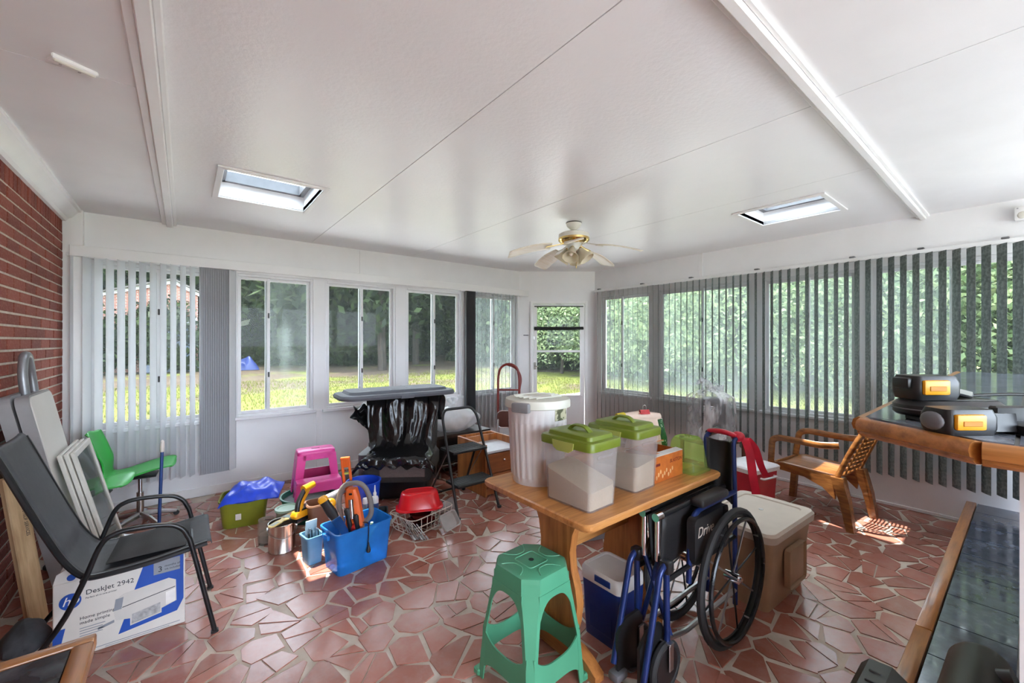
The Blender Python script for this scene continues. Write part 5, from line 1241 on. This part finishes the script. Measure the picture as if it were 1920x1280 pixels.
# folded chair back
bc = thing('folding_chair', 'brown vinyl folding chair partly hidden behind the waste bin', 'chair', (2.74, 3.42, 0), R(-38))
m_bv = mat('brown_vinyl', hexc('5a2f26'), .45, var=.1)
part('backrest', p_loft([[(x, y+.02*(1-(x/.2)**2), z) for x, z in rrect(.36, .17, .05, 4, (0, .525))] for y in (.10, .125)]), m_bv, bc, 50); part('back_trim', p_tube([(x, .112+.02*(1-(x/.2)**2), z) for x, z in rrect(.365, .175, .05, 4, (0, .525))], .006, 6, closed=True), m_chrome, bc)
part('seat', p_box((0, -.06, .33), (.36, .34, .035), .015, 2), m_bv, bc, 40)
for s in (-1, 1): part('frame', p_tube([(s*.17, .13, .55), (s*.175, -.22, .008)], .010, 8), m_steel, bc); part('frame', p_tube([(s*.16, -.16, .33), (s*.165, .2, .008)], .010, 8), m_steel, bc)
# red hand truck
ht = thing('hand_truck', 'red tube hand truck standing near the corner door', 'hand truck', (2.98, 3.82, 0), R(-40))
m_rt = mat('dark_red_tube', hexc('7d2a26'), .35, var=.1)
part('frame', p_tube(fillet([(-.125, 0, .05), (-.125, .03, .95), (-.10, .03, 1.07), (0, .03, 1.115), (.10, .03, 1.07), (.125, .03, .95), (.125, 0, .05)], .09, 6), .0145, 10), m_rt, ht)
part('handle_loop', p_tube(fillet([(-.02, .03, 1.10), (.09, .06, 1.06), (.15, .08, .94), (.125, .05, .80)], .08, 6), .0135, 10), m_rt, ht)
for z in (.25, .55, .80): part('crossbar', p_tube([(-.12, .02, z), (.12, .02, z)], .010, 8), m_rt, ht)
part('toe_plate', p_box((0, -.09, .008), (.30, .18, .010), .003, 1), m_rt, ht, 30)
for s in (-1, 1): part('wheel', p_tube([(s*.15, .08, .095), (s*.19, .08, .095)], .092, 24), MATS['black_rubber'], ht, 30)
part('axle', p_tube([(-.19, .08, .095), (.19, .08, .095)], .009, 8), m_steel, ht)
rm = thing('rolled_mat', 'grey rolled mat lying along the foot of the back wall', 'mat', (1.08, 4.10, .065), R(-8))
part('roll', p_tube([(-.28, 0, 0), (.34, 0, 0)], .062, 24), mat('grey_foam_mat', hexc('6b6e70'), .8), rm, 50); part('core', p_tube([(-.283, 0, 0), (-.278, 0, 0)], .02, 14), m_black, rm)
# ================================================================ FLOOR CLUSTER IN THE MIDDLE LEFT
def tub_loft(w, d, h, r, t=.004, flare=1.15, rim=.006):
    o = [ring(rrect(w/flare, d/flare, r, 4), 0), ring(rrect(w, d, r*1.1, 4), h-.012), ring(rrect(w+2*rim, d+2*rim, r*1.15, 4), h-.01), ring(rrect(w+2*rim, d+2*rim, r*1.15, 4), h)]
    i = [ring(rrect(w-2*t, d-2*t, r*1.05, 4), h), ring(rrect(w/flare-2*t, d/flare-2*t, r*.95, 4), t)]
    return p_loft(o+i)
def cup(r0, r1, h, t=.003, n=28, rim=.004): return p_lathe([(r0, 0), (r1, h-.008), (r1+rim, h-.007), (r1+rim, h), (r1-t, h), (r0-t, t), (.0005, t)], n)
ol = thing('olive_tub', 'olive green plastic tub under the blue tarp', 'tub', (.365, 3.76, 0), R(-10))
part('tub', tub_loft(.31, .30, .20, .06), matT('olive_clear_plastic', hexc('8a8f2e'), .22, .3, (.75, .78, .3)), ol, 40); part('sticker', p_box((-.03, -.141, .10), (.035, .003, .045)), m_card, ol, 0, Rx(R(6)))
tp_ = thing('folded_tarp', 'bright blue folded tarp lying on the olive tub', 'tarp', (.42, 3.74, .203), R(-10))
m_tarp = mat('bright_blue_poly', hexc('1d46cf'), .35, var=.15, scale=20, bmp=.4, bscale=30)
def tarpf(s):
    def f(u, v):
        x = (u-.5)*.38+.04*(v-.5); y = (v-.5)*.33; e = (1-(2*u-1)**6)*(1-(2*v-1)**6)
        h = .05+.045*math.sin(2.2*u+1.2)*u+.012*math.sin(13*u+7*v)+.010*math.sin(9*v-17*u)
        return (x, y, (.004+h*e if s else .0+.004*math.sin(11*u))-.018*max(0, .12-u)/.12-.012*max(0, .1-v)/.1)
    return f
tt_ = MB().add(p_grid(tarpf(1), 34, 26)); tt_.add((lambda VF: (VF[0], [f[::-1] for f in VF[1]]))(p_grid(tarpf(0), 34, 26))); tt_.build('tarp', m_tarp, tp_, 60)
tl = thing('teal_bucket', 'teal green bucket under the pink step stool', 'bucket', (.76, 3.52, 0))
m_teal = mat('teal_plastic', hexc('3f7f6a'), .4, var=.06)
part('bucket', cup(.15, .19, .185, .004, 32, .008), m_teal, tl, 40); part('contents', p_lathe([(.178, .15), (.10, .172), (.001, .176)], 24), mat('dark_oddments', hexc('2c3a3c'), .6, var=.5, scale=30), tl)
# pink two-step stool
ps = thing('step_stool', 'pink plastic two-step stool among the floor tools', 'step stool', (.815, 3.50, .187), R(-5))
m_pk = mat('hot_pink_plastic', hexc('e0489c'), .35, var=.05)
def stepbox(zt, w0, w1, y0, y1, zb=0.0):
    pass
part('top_step', p_loft([ring(rrect(.265, .155, .03, 4, (0, .06)), .290), ring(rrect(.275, .165, .03, 4, (0, .06)), .305), ring(rrect(.27, .16, .03, 4, (0, .06)), .325), ring(rrect(.255, .145, .03, 4, (0, .06)), .332)]), m_pk, ps, 40)
part('handle_slot', p_box((0, .06, .3325), (.06, .012, .003), .001, 1), mat('pink_slot_shade', hexc('7a1748'), .6), ps, 30)  # deeper pink strip paints the shadow in the hand slot
part('lower_step', p_loft([ring(rrect(.31, .12, .015, 3, (0, -.095)), .105), ring(rrect(.315, .125, .015, 3, (0, -.095)), .12), ring(rrect(.305, .115, .015, 3, (0, -.095)), .132)]), m_pk, ps, 40)
for s in (-1, 1):
    part('side', p_loft([[(s*xo+o*s, y, z) for y, z, xo in ((-.15, 0, .165), (-.145, .11, .155), (-.035, .115, .152), (-.02, .30, .134), (.135, .30, .134), (.165, 0, .165), (.10, 0, .165), (.08, .12, .155), (.02, .12, .155), (-.02, .05, .16), (-.09, .05, .16), (-.10, 0, .165))] for o in (-.005, .004)]), m_pk, ps, 30)
    part('front_post', p_loft([[(s*x, y, z) for x, z in ((.168, .0), (.134, .305), (.075, .305), (.098, .13), (.12, .0))] for y in (-.032, -.022)]), m_pk, ps, 30)
part('riser', p_box((0, -.027, .287), (.20, .010, .045), .002, 1), m_pk, ps, 30); part('riser', p_loft([[(x, y, z) for x, z in ((-.165, .0), (-.155, .118), (.155, .118), (.165, .0), (.12, .0), (.11, .05), (-.11, .05), (-.12, .0))] for y in (-.158, -.150)]), m_pk, ps, 30)
part('back_wall', p_box((0, .150, .08), (.30, .006, .14)), mat('deep_pink_plastic', hexc('b01f62'), .4), ps, 0)
# containers
cc = thing('clear_container', 'frosted clear food container with lid near the olive tub', 'container', (.572, 3.30, 0), 0)
m_fr = matT('frosted_clear', hexc('c9d8cc'), .35, .25, (.9, .96, .92))
part('cup', p_lathe([(.055, 0), (.068, .17), (.07, .175), (.066, .175), (.052, .004), (.001, .004)], 28), m_fr, cc, 40); part('fill', p_lathe([(.05, .006), (.061, .135), (.001, .14)], 24), mat('grey_fill', hexc('b9b6a6'), .8), cc, 40); part('lid', p_lathe([(.073, .172), (.077, .176), (.077, .19), (.06, .192), (.055, .186), (.001, .186)], 28), matT('pale_green_lid', hexc('bfe0cd'), .25, .3), cc, 40)
gj = thing('glass_jar', 'short glass jar standing behind the metal can', 'jar', (.44, 3.25, 0)); part('jar', p_lathe([(.05, 0), (.055, .02), (.055, .13), (.05, .145), (.05, .16), (.046, .16), (.046, .14), (.05, .02), (.001, .006)], 28), matT('jar_glass', hexc('b9b0a6'), .7, .08, (.95, .93, .9)), gj, 40); part('contents', p_lathe([(.047, .01), (.047, .06), (.001, .065)], 20), mat('sandy_contents', hexc('8e7d6c'), .8), gj, 40)
pcn = thing('paint_can', 'shiny bare metal can with brush across its top', 'can', (.505, 3.075, 0))
part('can', p_lathe([(.081, 0), (.083, .004), (.083, .008), (.081, .012), (.081, .172), (.083, .176), (.083, .182), (.078, .182), (.078, .012), (.001, .01)], 40), mat('tin_plate', (.62, .56, .52), .22, metal=1, var=.06, scale=5), pcn, 40)
part('seam', p_box((.0815, .0, .09), (.003, .006, .16)), m_steel, pcn, 0, Rz(R(-60))); part('ear', p_tube([(.08, 0, .15), (.088, 0, .15)], .011, 12), m_steel, pcn, 40, Rz(R(170))); part('ear', p_tube([(.08, 0, .15), (.088, 0, .15)], .011, 12), m_steel, pcn, 40, Rz(R(-10)))
part('bail', p_tube(catmull([(-.088, .0, .15), (-.07, -.05, .12), (0, -.092, .10), (.07, -.05, .12), (.088, 0, .15)], 5), .0018, 6), m_steel, pcn)
pbh = thing('paint_brush', 'wide paint brush with cream handle lying on the can', 'brush', mx=T(.52, 3.08, .195) @ Rz(R(40)))
part('handle', p_loft([[(x, y*w_, .004*q) for y, q in ((-1, -1), (1, -1), (1, 1), (-1, 1))] for x, w_ in ((-.13, .010), (-.115, .02), (-.05, .022), (-.02, .014), (.01, .03))]), mat('cream_handle', hexc('dcc678'), .4), pbh, 40); part('grip_inlay', p_box((-.085, 0, .005), (.06, .026, .002), .001, 1), mat('mint_grey', hexc('a9b3a6'), .5), pbh, 30); part('ferrule', p_box((.03, 0, 0), (.045, .064, .014), .002, 1), m_chrome, pbh, 30); part('bristles', p_box((.078, 0, .0), (.055, .066, .012), .003, 1), mat('straw_bristles', hexc('c9a878'), .9, var=.3, scale=120), pbh, 30)
m_yel = mat('tool_yellow', hexc('e8a21c'), .35, var=.05)
jt = thing('cordless_tool', 'yellow and black cordless tool propped by the metal can', 'power tool', mx=T(.628, 3.055, .232) @ Rz(R(30)))
part('grip', p_tube(catmull([(-.035, 0, 0), (-.02, 0, .07), (.03, 0, .135)], 5), .023, 12, flat=(1.15, .85)), m_yel, jt, 60); part('rubber_grip', p_tube(catmull([(-.048, 0, .01), (-.035, 0, .07), (.012, 0, .135)], 5), .018, 10), m_black, jt, 60)
part('foot', p_loft([ring(rrect(.12, .06, .015, 3, (-.02, 0)), -.028), ring(rrect(.13, .066, .018, 3, (-.02, 0)), -.012), ring(rrect(.10, .05, .015, 3, (-.025, 0)), .012)]), m_yel, jt, 40); part('switch_plate', p_box((.0, 0, .016), (.06, .045, .012), .004, 1), m_black, jt, 30)
part('head', p_tube([(.0, 0, .14), (.085, 0, .152)], [.027, .021], 14), m_yel, jt, 40); part('battery', p_box((-.02, 0, -.045), (.11, .062, .03), .008, 2), m_black, jt, 30)
bb = thing('brown_bin', 'tall brown wastebasket behind the light blue bin', 'bin', (.725, 3.04, 0)); part('bin', tub_loft(.16, .14, .275, .03, flare=1.35), mat('brown_plastic', hexc('7a5640'), .5, var=.06), bb, 40); part('rim_band', p_tube([(x, y, .268) for x, y in rrect(.172, .152, .034, 4)], .004, 6, closed=True), MATS['brown_plastic'], bb)
lb_ = thing('light_blue_bin', 'small light blue bin holding metal tools', 'bin', (.625, 2.80, 0), R(10)); part('bin', tub_loft(.10, .12, .17, .015, flare=1.2), matT('pale_blue_plastic', hexc('6fa3c8'), .25, .3), lb_, 40)
for i in range(5): part('tool_tip', p_tube([(-.03+.015*i, -.03+.015*(i % 3), .02), (-.034+.016*i, -.035+.02*(i % 3), .19+.02*(i % 2))], .006, 8), m_steel if i % 2 else m_black, lb_)
part('folded_sheet', p_box((.0, .035, .17), (.07, .006, .16), .002, 1), mat('pale_blue_sheet', hexc('bcd6e0'), .5), lb_, 30, Rx(R(6)))
# blue bin and what stands in it
BBX, BBY, BBR = .845, 2.625, R(9)
bbn = thing('blue_bin', 'translucent bright blue bin full of hand tools', 'bin', (BBX, BBY, 0), BBR)
m_bl = matT('clear_blue_plastic', hexc('2f86d6'), .38, .18, (.45, .75, .98))
part('bin', tub_loft(.36, .235, .25, .03, flare=1.13), m_bl, bbn, 40)
for s in (-1, 1): part('handle_lug', p_box((s*.192, 0, .215), (.02, .07, .03), .006, 2), m_bl, bbn, 30)
def stand(name, label, cat, a, b, rz=0):
    """tool standing between bin-local points a and b, its flat side (local x-z) turned to the open room"""
    M = T(BBX, BBY, 0) @ Rz(BBR); a, b = M @ Vector(a), M @ Vector(b); z = (b-a).normalized(); x = Vector((.7833, -.6216, 0)); x = (x-z*x.dot(z)).normalized(); y = z.cross(x)
    return thing(name, label, cat, mx=Matrix(((x.x, y.x, z.x, a.x), (x.y, y.y, z.y, a.y), (x.z, y.z, z.z, a.z), (0, 0, 0, 1))) @ Rz(rz))
lv = stand('spirit_level', 'orange spirit level standing upright in the blue bin', 'level', (.02, .055, .008), (-.035, .085, .63), R(90))
m_org = mat('safety_orange', hexc('e2662a'), .4, var=.06)
for s in (-1, 1): part('rail', p_box((0, s*.022, .31), (.02, .012, .62), .003, 1), m_org, lv, 30)
for z, h_ in ((.02, .06), (.13, .10), (.30, .08), (.44, .06), (.595, .05)): part('web', p_box((0, 0, z), (.018, .034, h_), .002, 1), m_org, lv, 30)
for z in (.22, .38, .53): part('vial', p_tube([(0, -.014, z), (0, .014, z)], .007, 10), matT('vial_yellow', hexc('d8e070'), .4, .1), lv)
part('end_cap', p_box((0, 0, .625), (.024, .058, .02), .006, 2), m_org, lv, 30)
dg = stand('utility_saw', 'orange handled tool with grey D-shaped grip in the blue bin', 'tool', (.0, -.02, .10), (-.03, -.005, .50))
hoop = fillet([(-.09, 0, .16), (-.10, 0, .30), (-.06, 0, .395), (.06, 0, .395), (.10, 0, .30), (.10, 0, .20), (.07, 0, .155), (.0, 0, .14)], .06, 6)
mface = Rz(0)
part('grip_loop', p_tube(hoop, .0155, 10), mat('grey_rubber_grip', hexc('77716d'), .6), dg, 60, mface)
part('orange_body', p_loft([[(x*w_, y*.03-.018, z) for x, y in ((-1, -.6), (-.6, -1), (.6, -1), (1, -.6), (1, .6), (.6, 1), (-.6, 1), (-1, .6))] for z, w_ in ((.10, .046), (.16, .052), (.22, .046), (.31, .04), (.37, .028))]), m_org, dg, 40, mface)
part('chrome_slider', p_tube([(0, -.052, .20), (0, -.048, .315)], .016, 12), m_chrome, dg, 40, mface); part('red_end', p_ball((0, -.045, .135), (.036, .02, .03), 14, 8), mat('deep_red_plastic', hexc('b3231c'), .3), dg, 60, mface); part('slot', p_box((0, -.046, .345), (.02, .012, .012), .002, 1), m_black, dg, 30, mface); part('blade', p_box((0, 0, .05), (.035, .004, .14), .001, 1), m_steel, dg, 30, mface)
hs = stand('hand_saw', 'hand saw with yellow and dark handle leaning out of blue bin', 'saw', (.02, -.045, .015), (-.20, .02, .43), R(25))
part('blade', p_loft([[(-w_, .0015, z), (w_, .0015, z), (w_, -.0015, z), (-w_, -.0015, z)] for z, w_ in ((.0, .012), (.36, .03))]), m_chrome, hs, 0); part('handle', p_loft([[(x, y, z) for x, y in rrect(w_, .028, .012, 3)] for z, w_ in ((.34, .05), (.38, .06), (.44, .05), (.47, .055))]), m_black, hs, 40); part('yellow_tip', p_loft([[(x, y, z) for x, y in rrect(w_, .03, .012, 3)] for z, w_ in ((.465, .056), (.485, .056), (.495, .04))]), m_yel, hs, 40)
for k, (a, b, lab) in enumerate((((-.02, -.05, .02), (-.085, -.035, .36), 'knife with long black handle leaning in the blue bin'), ((.005, -.07, .02), (-.045, -.07, .32), 'shorter black handled knife at front of the blue bin'))):
    kn = stand('knife', lab, 'knife', a, b, R(20)); L_ = (Vector(b)-Vector(a)).length
    part('blade', p_box((0, 0, L_*.3), (.028, .002, L_*.6)), m_steel, kn, 0); part('handle', p_loft([[(x, y, z) for x, y in rrect(w_, .02, .008, 3)] for z, w_ in ((L_*.55, .03), (L_*.8, .026), (L_*.97, .034), (L_, .022))]), m_black, kn, 40)
tb_ = stand('tape_tool', 'yellow folding tool lying across the bin contents', 'tool', (-.05, .0, .10), (-.15, .04, .40), R(20)); part('strip', p_box((0, 0, .15), (.03, .008, .30), .002, 1), m_yel, tb_, 30); part('head', p_ball((0, 0, .31), (.03, .025, .03), 14, 8), m_yel, tb_, 50)
rl = stand('paint_roller', 'grey fuzzy paint roller sticking out behind the hand saw', 'roller', (-.06, .06, .02), (-.09, .075, .36), R(40)); part('rod', p_tube(fillet([(0, 0, 0), (0, 0, .34), (.0, .03, .36), (.0, .03, .40)], .02), .004, 8), m_steel, rl); part('sleeve', p_tube([(-.07, .03, .385), (.06, .03, .405)], .021, 14), mat('grey_nap', hexc('8d8f94'), .95, var=.2, scale=90, bmp=.6, bscale=150), rl, 50)
for k, (x, y, a) in enumerate(((.07, -.03, 20), (.10, .03, -15), (.05, .02, 35))):
    mk = stand('marker_pen', ('green marker pen upright in the blue bin', 'green marker pen lying low in the blue bin', 'pale green marker pen at the back of blue bin')[k], 'pen', (x, y, .01), (x-.03+.04*k, y+.02-.03*k, .20-.02*k)); part('barrel', p_tube([(0, 0, 0), (0, 0, .14)], .008, 10), mat('green_barrel', hexc('2f9a4c'), .35), mk); part('cap', p_tube([(0, 0, .14), (0, 0, .19)], .009, 10), mat('mint_cap', hexc('bfe6c2'), .35), mk)
cr = thing('cord', 'thin black cord with bulb end hanging over the blue bin', 'cord', (BBX, BBY, 0), BBR)
part('wire', p_tube(catmull([(.0, -.03, .245), (.005, -.10, .268), (.008, -.129, .262), (.008, -.131, .20), (.006, -.127, .145)], 6), .0028, 6), m_black, cr); part('bulb_end', p_lathe([(.001, -.022), (.012, -.016), (.014, -.004), (.008, .012), (.005, .03), (.004, .04)], 14, c=(.006, -.1335, .115)), m_black, cr)
# behind the blue bin
bu = thing('blue_bucket', 'deep blue bucket behind the spirit level', 'bucket', (1.115, 3.30, 0)); part('bucket', cup(.105, .128, .27, .004, 32, .006), mat('royal_blue_plastic', hexc('1f4bc4'), .35), bu, 40); part('bail', p_tube(catmull([(-.13, 0, .25), (-.10, .09, .24), (0, .14, .23), (.10, .09, .24), (.13, 0, .25)], 5), .002, 6), m_steel, bu)
cy = thing('tool_caddy', 'dark open caddy holding bottles behind the blue bin', 'caddy', (1.06, 2.945, 0), R(-20)); part('box', tub_loft(.20, .15, .15, .02, flare=1.1), mat('charcoal_caddy', hexc('26282b'), .5), cy, 40); part('divider', p_box((0, 0, .075), (.185, .004, .13)), MATS['charcoal_caddy'], cy, 0)
gb_ = thing('glue_bottle', 'white glue bottle with pointed nozzle in the dark caddy', 'bottle', (1.09, 2.985, .0045)); part('bottle', p_lathe([(.024, 0), (.026, .01), (.026, .22), (.02, .235), (.010, .24), (.010, .25)], 20), mat('white_bottle', hexc('dfdedb'), .35), gb_, 40); part('nozzle', p_lathe([(.012, .248), (.012, .262), (.006, .27), (.003, .315), (.001, .318)], 14), MATS['white_bottle'], gb_, 40); part('label', p_lathe([(.0265, .15), (.0265, .19)], 20), mat('navy_label', hexc('43507c'), .5), gb_, 40)
sb_ = thing('small_bottle', 'slim clear bottle with white cap in the dark caddy', 'bottle', (1.01, 2.955, .0045)); part('bottle', p_lathe([(.016, 0), (.017, .01), (.017, .205), (.012, .215)], 18), matT('grey_clear', hexc('9aa4ac'), .4, .15), sb_, 40); part('cap', p_lathe([(.018, .212), (.018, .245), (.016, .25)], 18), MATS['white_bottle'], sb_, 40)
# dish rack with red bowl
dr_ = thing('dish_rack', 'white wire dish rack on the floor holding utensils', 'dish rack', (1.39, 2.835, 0), R(14))
m_wire = mat('cream_coated_wire', hexc('cfc5b8'), .4)
for z, k in ((.012, .88), (.065, .94), (.125, 1.0)): part('ring_wire', p_tube([(x, y, z) for x, y in rrect(.40*k, .28*k, .05, 4)], .0032, 6, closed=True), m_wire, dr_)
pts0 = rrect(.40*.88, .28*.88, .05, 2); pts1 = rrect(.40, .28, .05, 2)
def lerp_per(n):
    out = []
    for i in range(n):
        a = 2*PI*i/n; c, s = math.cos(a), math.sin(a); k = 1/max(abs(c)/.2, abs(s)/.14); out.append((c*k*.965, s*k*.965))
    return out
for x, y in lerp_per(22): part('upright_wire', p_tube([(x*.88, y*.88, .012), (x, y, .125)], .0024, 6), m_wire, dr_)
for i in range(7): part('floor_wire', p_tube([(-.15+.05*i, -.12, .012), (-.15+.05*i, .12, .012)], .0022, 6), m_wire, dr_)
rdh = thing('red_bowl', 'red plastic basin upside down on the dish rack', 'basin', mx=T(1.385, 2.865, .128) @ Rz(R(-22)) @ Rx(R(-5)))
part('basin', p_loft([ring(rrect(.33, .25, .09, 5), .004), ring(rrect(.345, .265, .095, 5), .0), ring(rrect(.345, .265, .095, 5), .008), ring(rrect(.315, .235, .085, 5), .012), ring(rrect(.27, .195, .075, 5), .105), ring(rrect(.25, .175, .07, 5), .118), ring(rrect(.20, .13, .05, 5), .122)]), mat('glossy_red_plastic', hexc('d81c26'), .22, var=.04), rdh, 50)
part('foot_ring', p_tube([(x, y, .1215) for x, y in rrect(.21, .14, .05, 4)], .003, 6, closed=True), MATS['glossy_red_plastic'], rdh)
rs2 = random.Random(4)
for k in range(7):
    a = (1.19+.012*k+rs2.uniform(-.006, .006), 2.76-.020*k+.03, .135-.006*k); b = (1.235+.014*k, 2.62-.008*k+.02, .006)
    nm = ('fork', 'spoon', 'knife')[k % 3]
    u_ = thing('table_'+nm, ('%s steel %s leaning on the left front of the dish rack' % (('leftmost', 'leftmost', 'leftmost', 'middle', 'rightmost', 'rightmost', 'rightmost')[k], nm)), 'utensil', mx=along(b, a), group='steel utensils beside the dish rack')
    L_ = (Vector(a)-Vector(b)).length
    part('handle', p_box((0, 0, L_*.62), (.008, .0025, L_*.74), .001, 1), m_steel, u_, 30)
    if k % 3 == 1: part('bowl', p_ball((0, 0, L_*.12), (.015, .004, .022), 12, 8), m_steel, u_)
    elif k % 3 == 0:
        for t in (-1, 0, 1): part('tine', p_box((t*.006, 0, L_*.11), (.003, .002, L_*.22)), m_steel, u_, 0)
    else: part('blade', p_box((.002, 0, L_*.14), (.014, .0016, L_*.26), .0005, 1), m_steel, u_, 30)
dk = thing('dish_stack', 'dark red dishes inside the wire dish rack', 'dishes', (1.37, 2.82, .0155), R(14))
part('plate', p_lathe([(.05, 0), (.10, .012), (.112, .028), (.108, .028), (.05, .006), (.001, .006)], 28), mat('oxblood_glaze', hexc('5d1d1c'), .2), dk, 40); part('bowl', p_lathe([(.03, .03), (.07, .06), (.08, .09), (.077, .09), (.03, .036), (.001, .034)], 28), MATS['oxblood_glaze'], dk, 40)
pcup = thing('plastic_cup', 'clear plastic tumbler tipped against the dish rack', 'cup', mx=T(1.635, 2.915, .052) @ Rz(R(-30)) @ Ry(R(68)))
part('cup', p_lathe([(.038, -.06), (.052, .07), (.054, .074), (.050, .074), (.036, -.056), (.001, -.056)], 28), matT('clear_cup', hexc('d5d3d0'), .62, .12, (.95, .95, .95)), pcup, 40)
pct = thing('clear_box', 'clear plastic box lid leaning at the rack front', 'lid', mx=T(1.515, 2.665, .05) @ Rz(R(20)) @ Rx(R(55)))
part('lid', tub_loft(.16, .11, .03, .02, flare=1.05), MATS['clear_cup'], pct, 40)

# ================================================================ ON THE BAR AND THE LEDGE
bdir = Rz(math.atan2(-.61, .79))
ch = thing('battery_charger', 'flat black charging base on the bar top', 'charger', mx=T(1.70, .150, ZB) @ bdir)
part('body', p_loft([ring(rrect(.25, .11, .05, 5), .012), ring(rrect(.265, .125, .055, 5), .02), ring(rrect(.265, .125, .055, 5), .042), ring(rrect(.235, .10, .045, 5), .056)]), m_black, ch, 40); part('foot', p_box((-.09, -.02, .006), (.05, .06, .012), .003, 1), m_black, ch, 30); part('foot', p_box((.08, -.02, .006), (.05, .06, .012), .003, 1), m_black, ch, 30); part('trim_strip', p_box((.04, .0, .0565), (.14, .05, .003), .001, 1), mat('dull_olive_plate', hexc('4f5148'), .3), ch, 30); part('seam', p_tube([(x, y, .031) for x, y in rrect(.268, .128, .056, 5)], .002, 6, closed=True), m_grayp, ch)
def battery(name, label, mx, L_, W_, H_):
    r = thing(name, label, 'battery', mx=mx)
    part('case', p_loft([ring(rrect(L_*.9, W_*.9, .012, 3), 0), ring(rrect(L_, W_, .016, 3), H_*.25), ring(rrect(L_, W_, .016, 3), H_*.72), ring(rrect(L_*.9, W_*.86, .014, 3), H_)]), m_black, r, 40)
    lp = part('latch_panel', p_box((-L_*.12, -W_/2-.0025, H_*.54), (L_*.56, .012, H_*.62), .005, 2), m_yel, r, 40); MB().box((-L_*.12, -W_/2-.0087, H_*.50), (L_*.36, .003, H_*.20), .001, 1).build('finger_recess', mat('yellow_recess_shade', hexc('c07c10'), .5), lp, 30)  # deeper yellow block paints the shade of the finger recess
    return r
b1 = battery('battery_pack', 'black battery pack with yellow latch on top of the charger', T(1.652, .190, ZB+.058) @ bdir, .128, .085, .066)
part('terminal_cap', p_box((-.066, 0, .045), (.016, .05, .03), .006, 2), m_black, b1, 30); part('terminal_arm', p_box((.085, .01, .038), (.07, .05, .018), .006, 2), m_black, b1, 30, Ry(R(14))); part('spec_label', p_box((.09, -.0165, .042), (.04, .002, .012)), mat('grey_label', hexc('84847c'), .4), b1, 0, Ry(R(14)))
b2 = battery('battery_adapter', 'black power adapter with yellow latch near the bar corner', T(1.462, .112, ZB) @ bdir, .125, .075, .060)
part('end_cap', p_ball((-.063, 0, .03), (.012, .028, .022), 14, 8), m_grayp, b2, 50); part('tail', p_loft([[(x, y, z) for y, z in ((-.028, .008), (.028, .008), (.022, .044), (-.022, .05))] for x in (.06, .115)]), m_black, b2, 30)
b3 = thing('tool_holster', 'black slotted plastic tool cradle at the right bar edge', 'cradle', mx=T(1.60, .003, ZB) @ bdir)
part('tray', p_box((0, 0, .012), (.13, .10, .024), .006, 2), m_black, b3, 30)
for k in range(4): part('slot_wall', p_box((-.045+.03*k, -.035, .040), (.004, .012, .036), .001, 1), m_grayp, b3, 30)
part('slot_rail', p_box((0, -.035, .058), (.10, .014, .005), .002, 1), m_grayp, b3, 30); part('back_wall', p_box((0, .03, .04), (.12, .02, .04), .004, 1), m_black, b3, 30)
cb_ = thing('power_cable', 'black power cable looping across the bar top', 'cable', (1.8, .05, ZB)); part('cable', p_tube(catmull([(-.06, .105, .060), (.0, .04, .066), (.06, -.03, .07), (.13, -.12, .062), (.25, -.22, .006), (.40, -.3, .006)], 6), .0045, 8), m_black, cb_); part('strain_relief', p_tube([(.12, -.108, .065), (.16, -.147, .05)], .008, 10), mat('orange_relief', hexc('d8562a'), .4), cb_)
bl_ = thing('leaf_blower', 'dark grey blower with fat barrel lying on the tiled ledge', 'blower', (1.85, .14, .172))
m_dk = mat('dark_grey_tool_plastic', hexc('33332f'), .42, var=.1)
bax = lambda P: [(x-1.85, y-.14, z-.172) for x, y, z in P]
part('barrel', p_tube(bax([(1.35, .125, .254), (1.50, .12, .254), (2.12, .108, .254), (2.15, .107, .254)]), [.076, .081, .081, .073], 32), m_dk, bl_, 40); part('mouth', p_tube(bax([(2.149, .107, .254), (2.153, .107, .254)]), .064, 28), m_black, bl_, 40)
part('clamp_knob', p_tube(bax([(2.02, .06, .30), (2.02, .03, .315)]), .032, 14), m_black, bl_, 40)
hb = part('housing', p_loft([[(x-1.85, y-.14, z-.172) for y, z in ((.215, .215), (.33, .215), (.345, .24), (.345, .33), (.325, .355), (.27, .36), (.235, .335))] for x in (1.40, 1.66, 1.72)]), m_dk, bl_, 30)
for k in range(4): MB().box((1.49+.055*k-1.85, .298-.14, .3585-.172), (.008, .03, .006), .002, 1).build('vent_rib', m_black, hb, 30)
part('bridge', p_loft([[(x-1.85, y-.14, z-.172) for y, z in ((.16, .20), (.25, .20), (.25, .315), (.16, .335))] for x in (1.38, 1.64)]), m_dk, bl_, 30); part('support_foot', p_box((1.52-1.85, .19-.14, .016), (.2, .09, .032), .004, 1), m_dk, bl_, 30); part('hinge', p_tube(bax([(1.60, .35, .30), (1.60, .37, .28)]), .012, 10), m_steel, bl_)
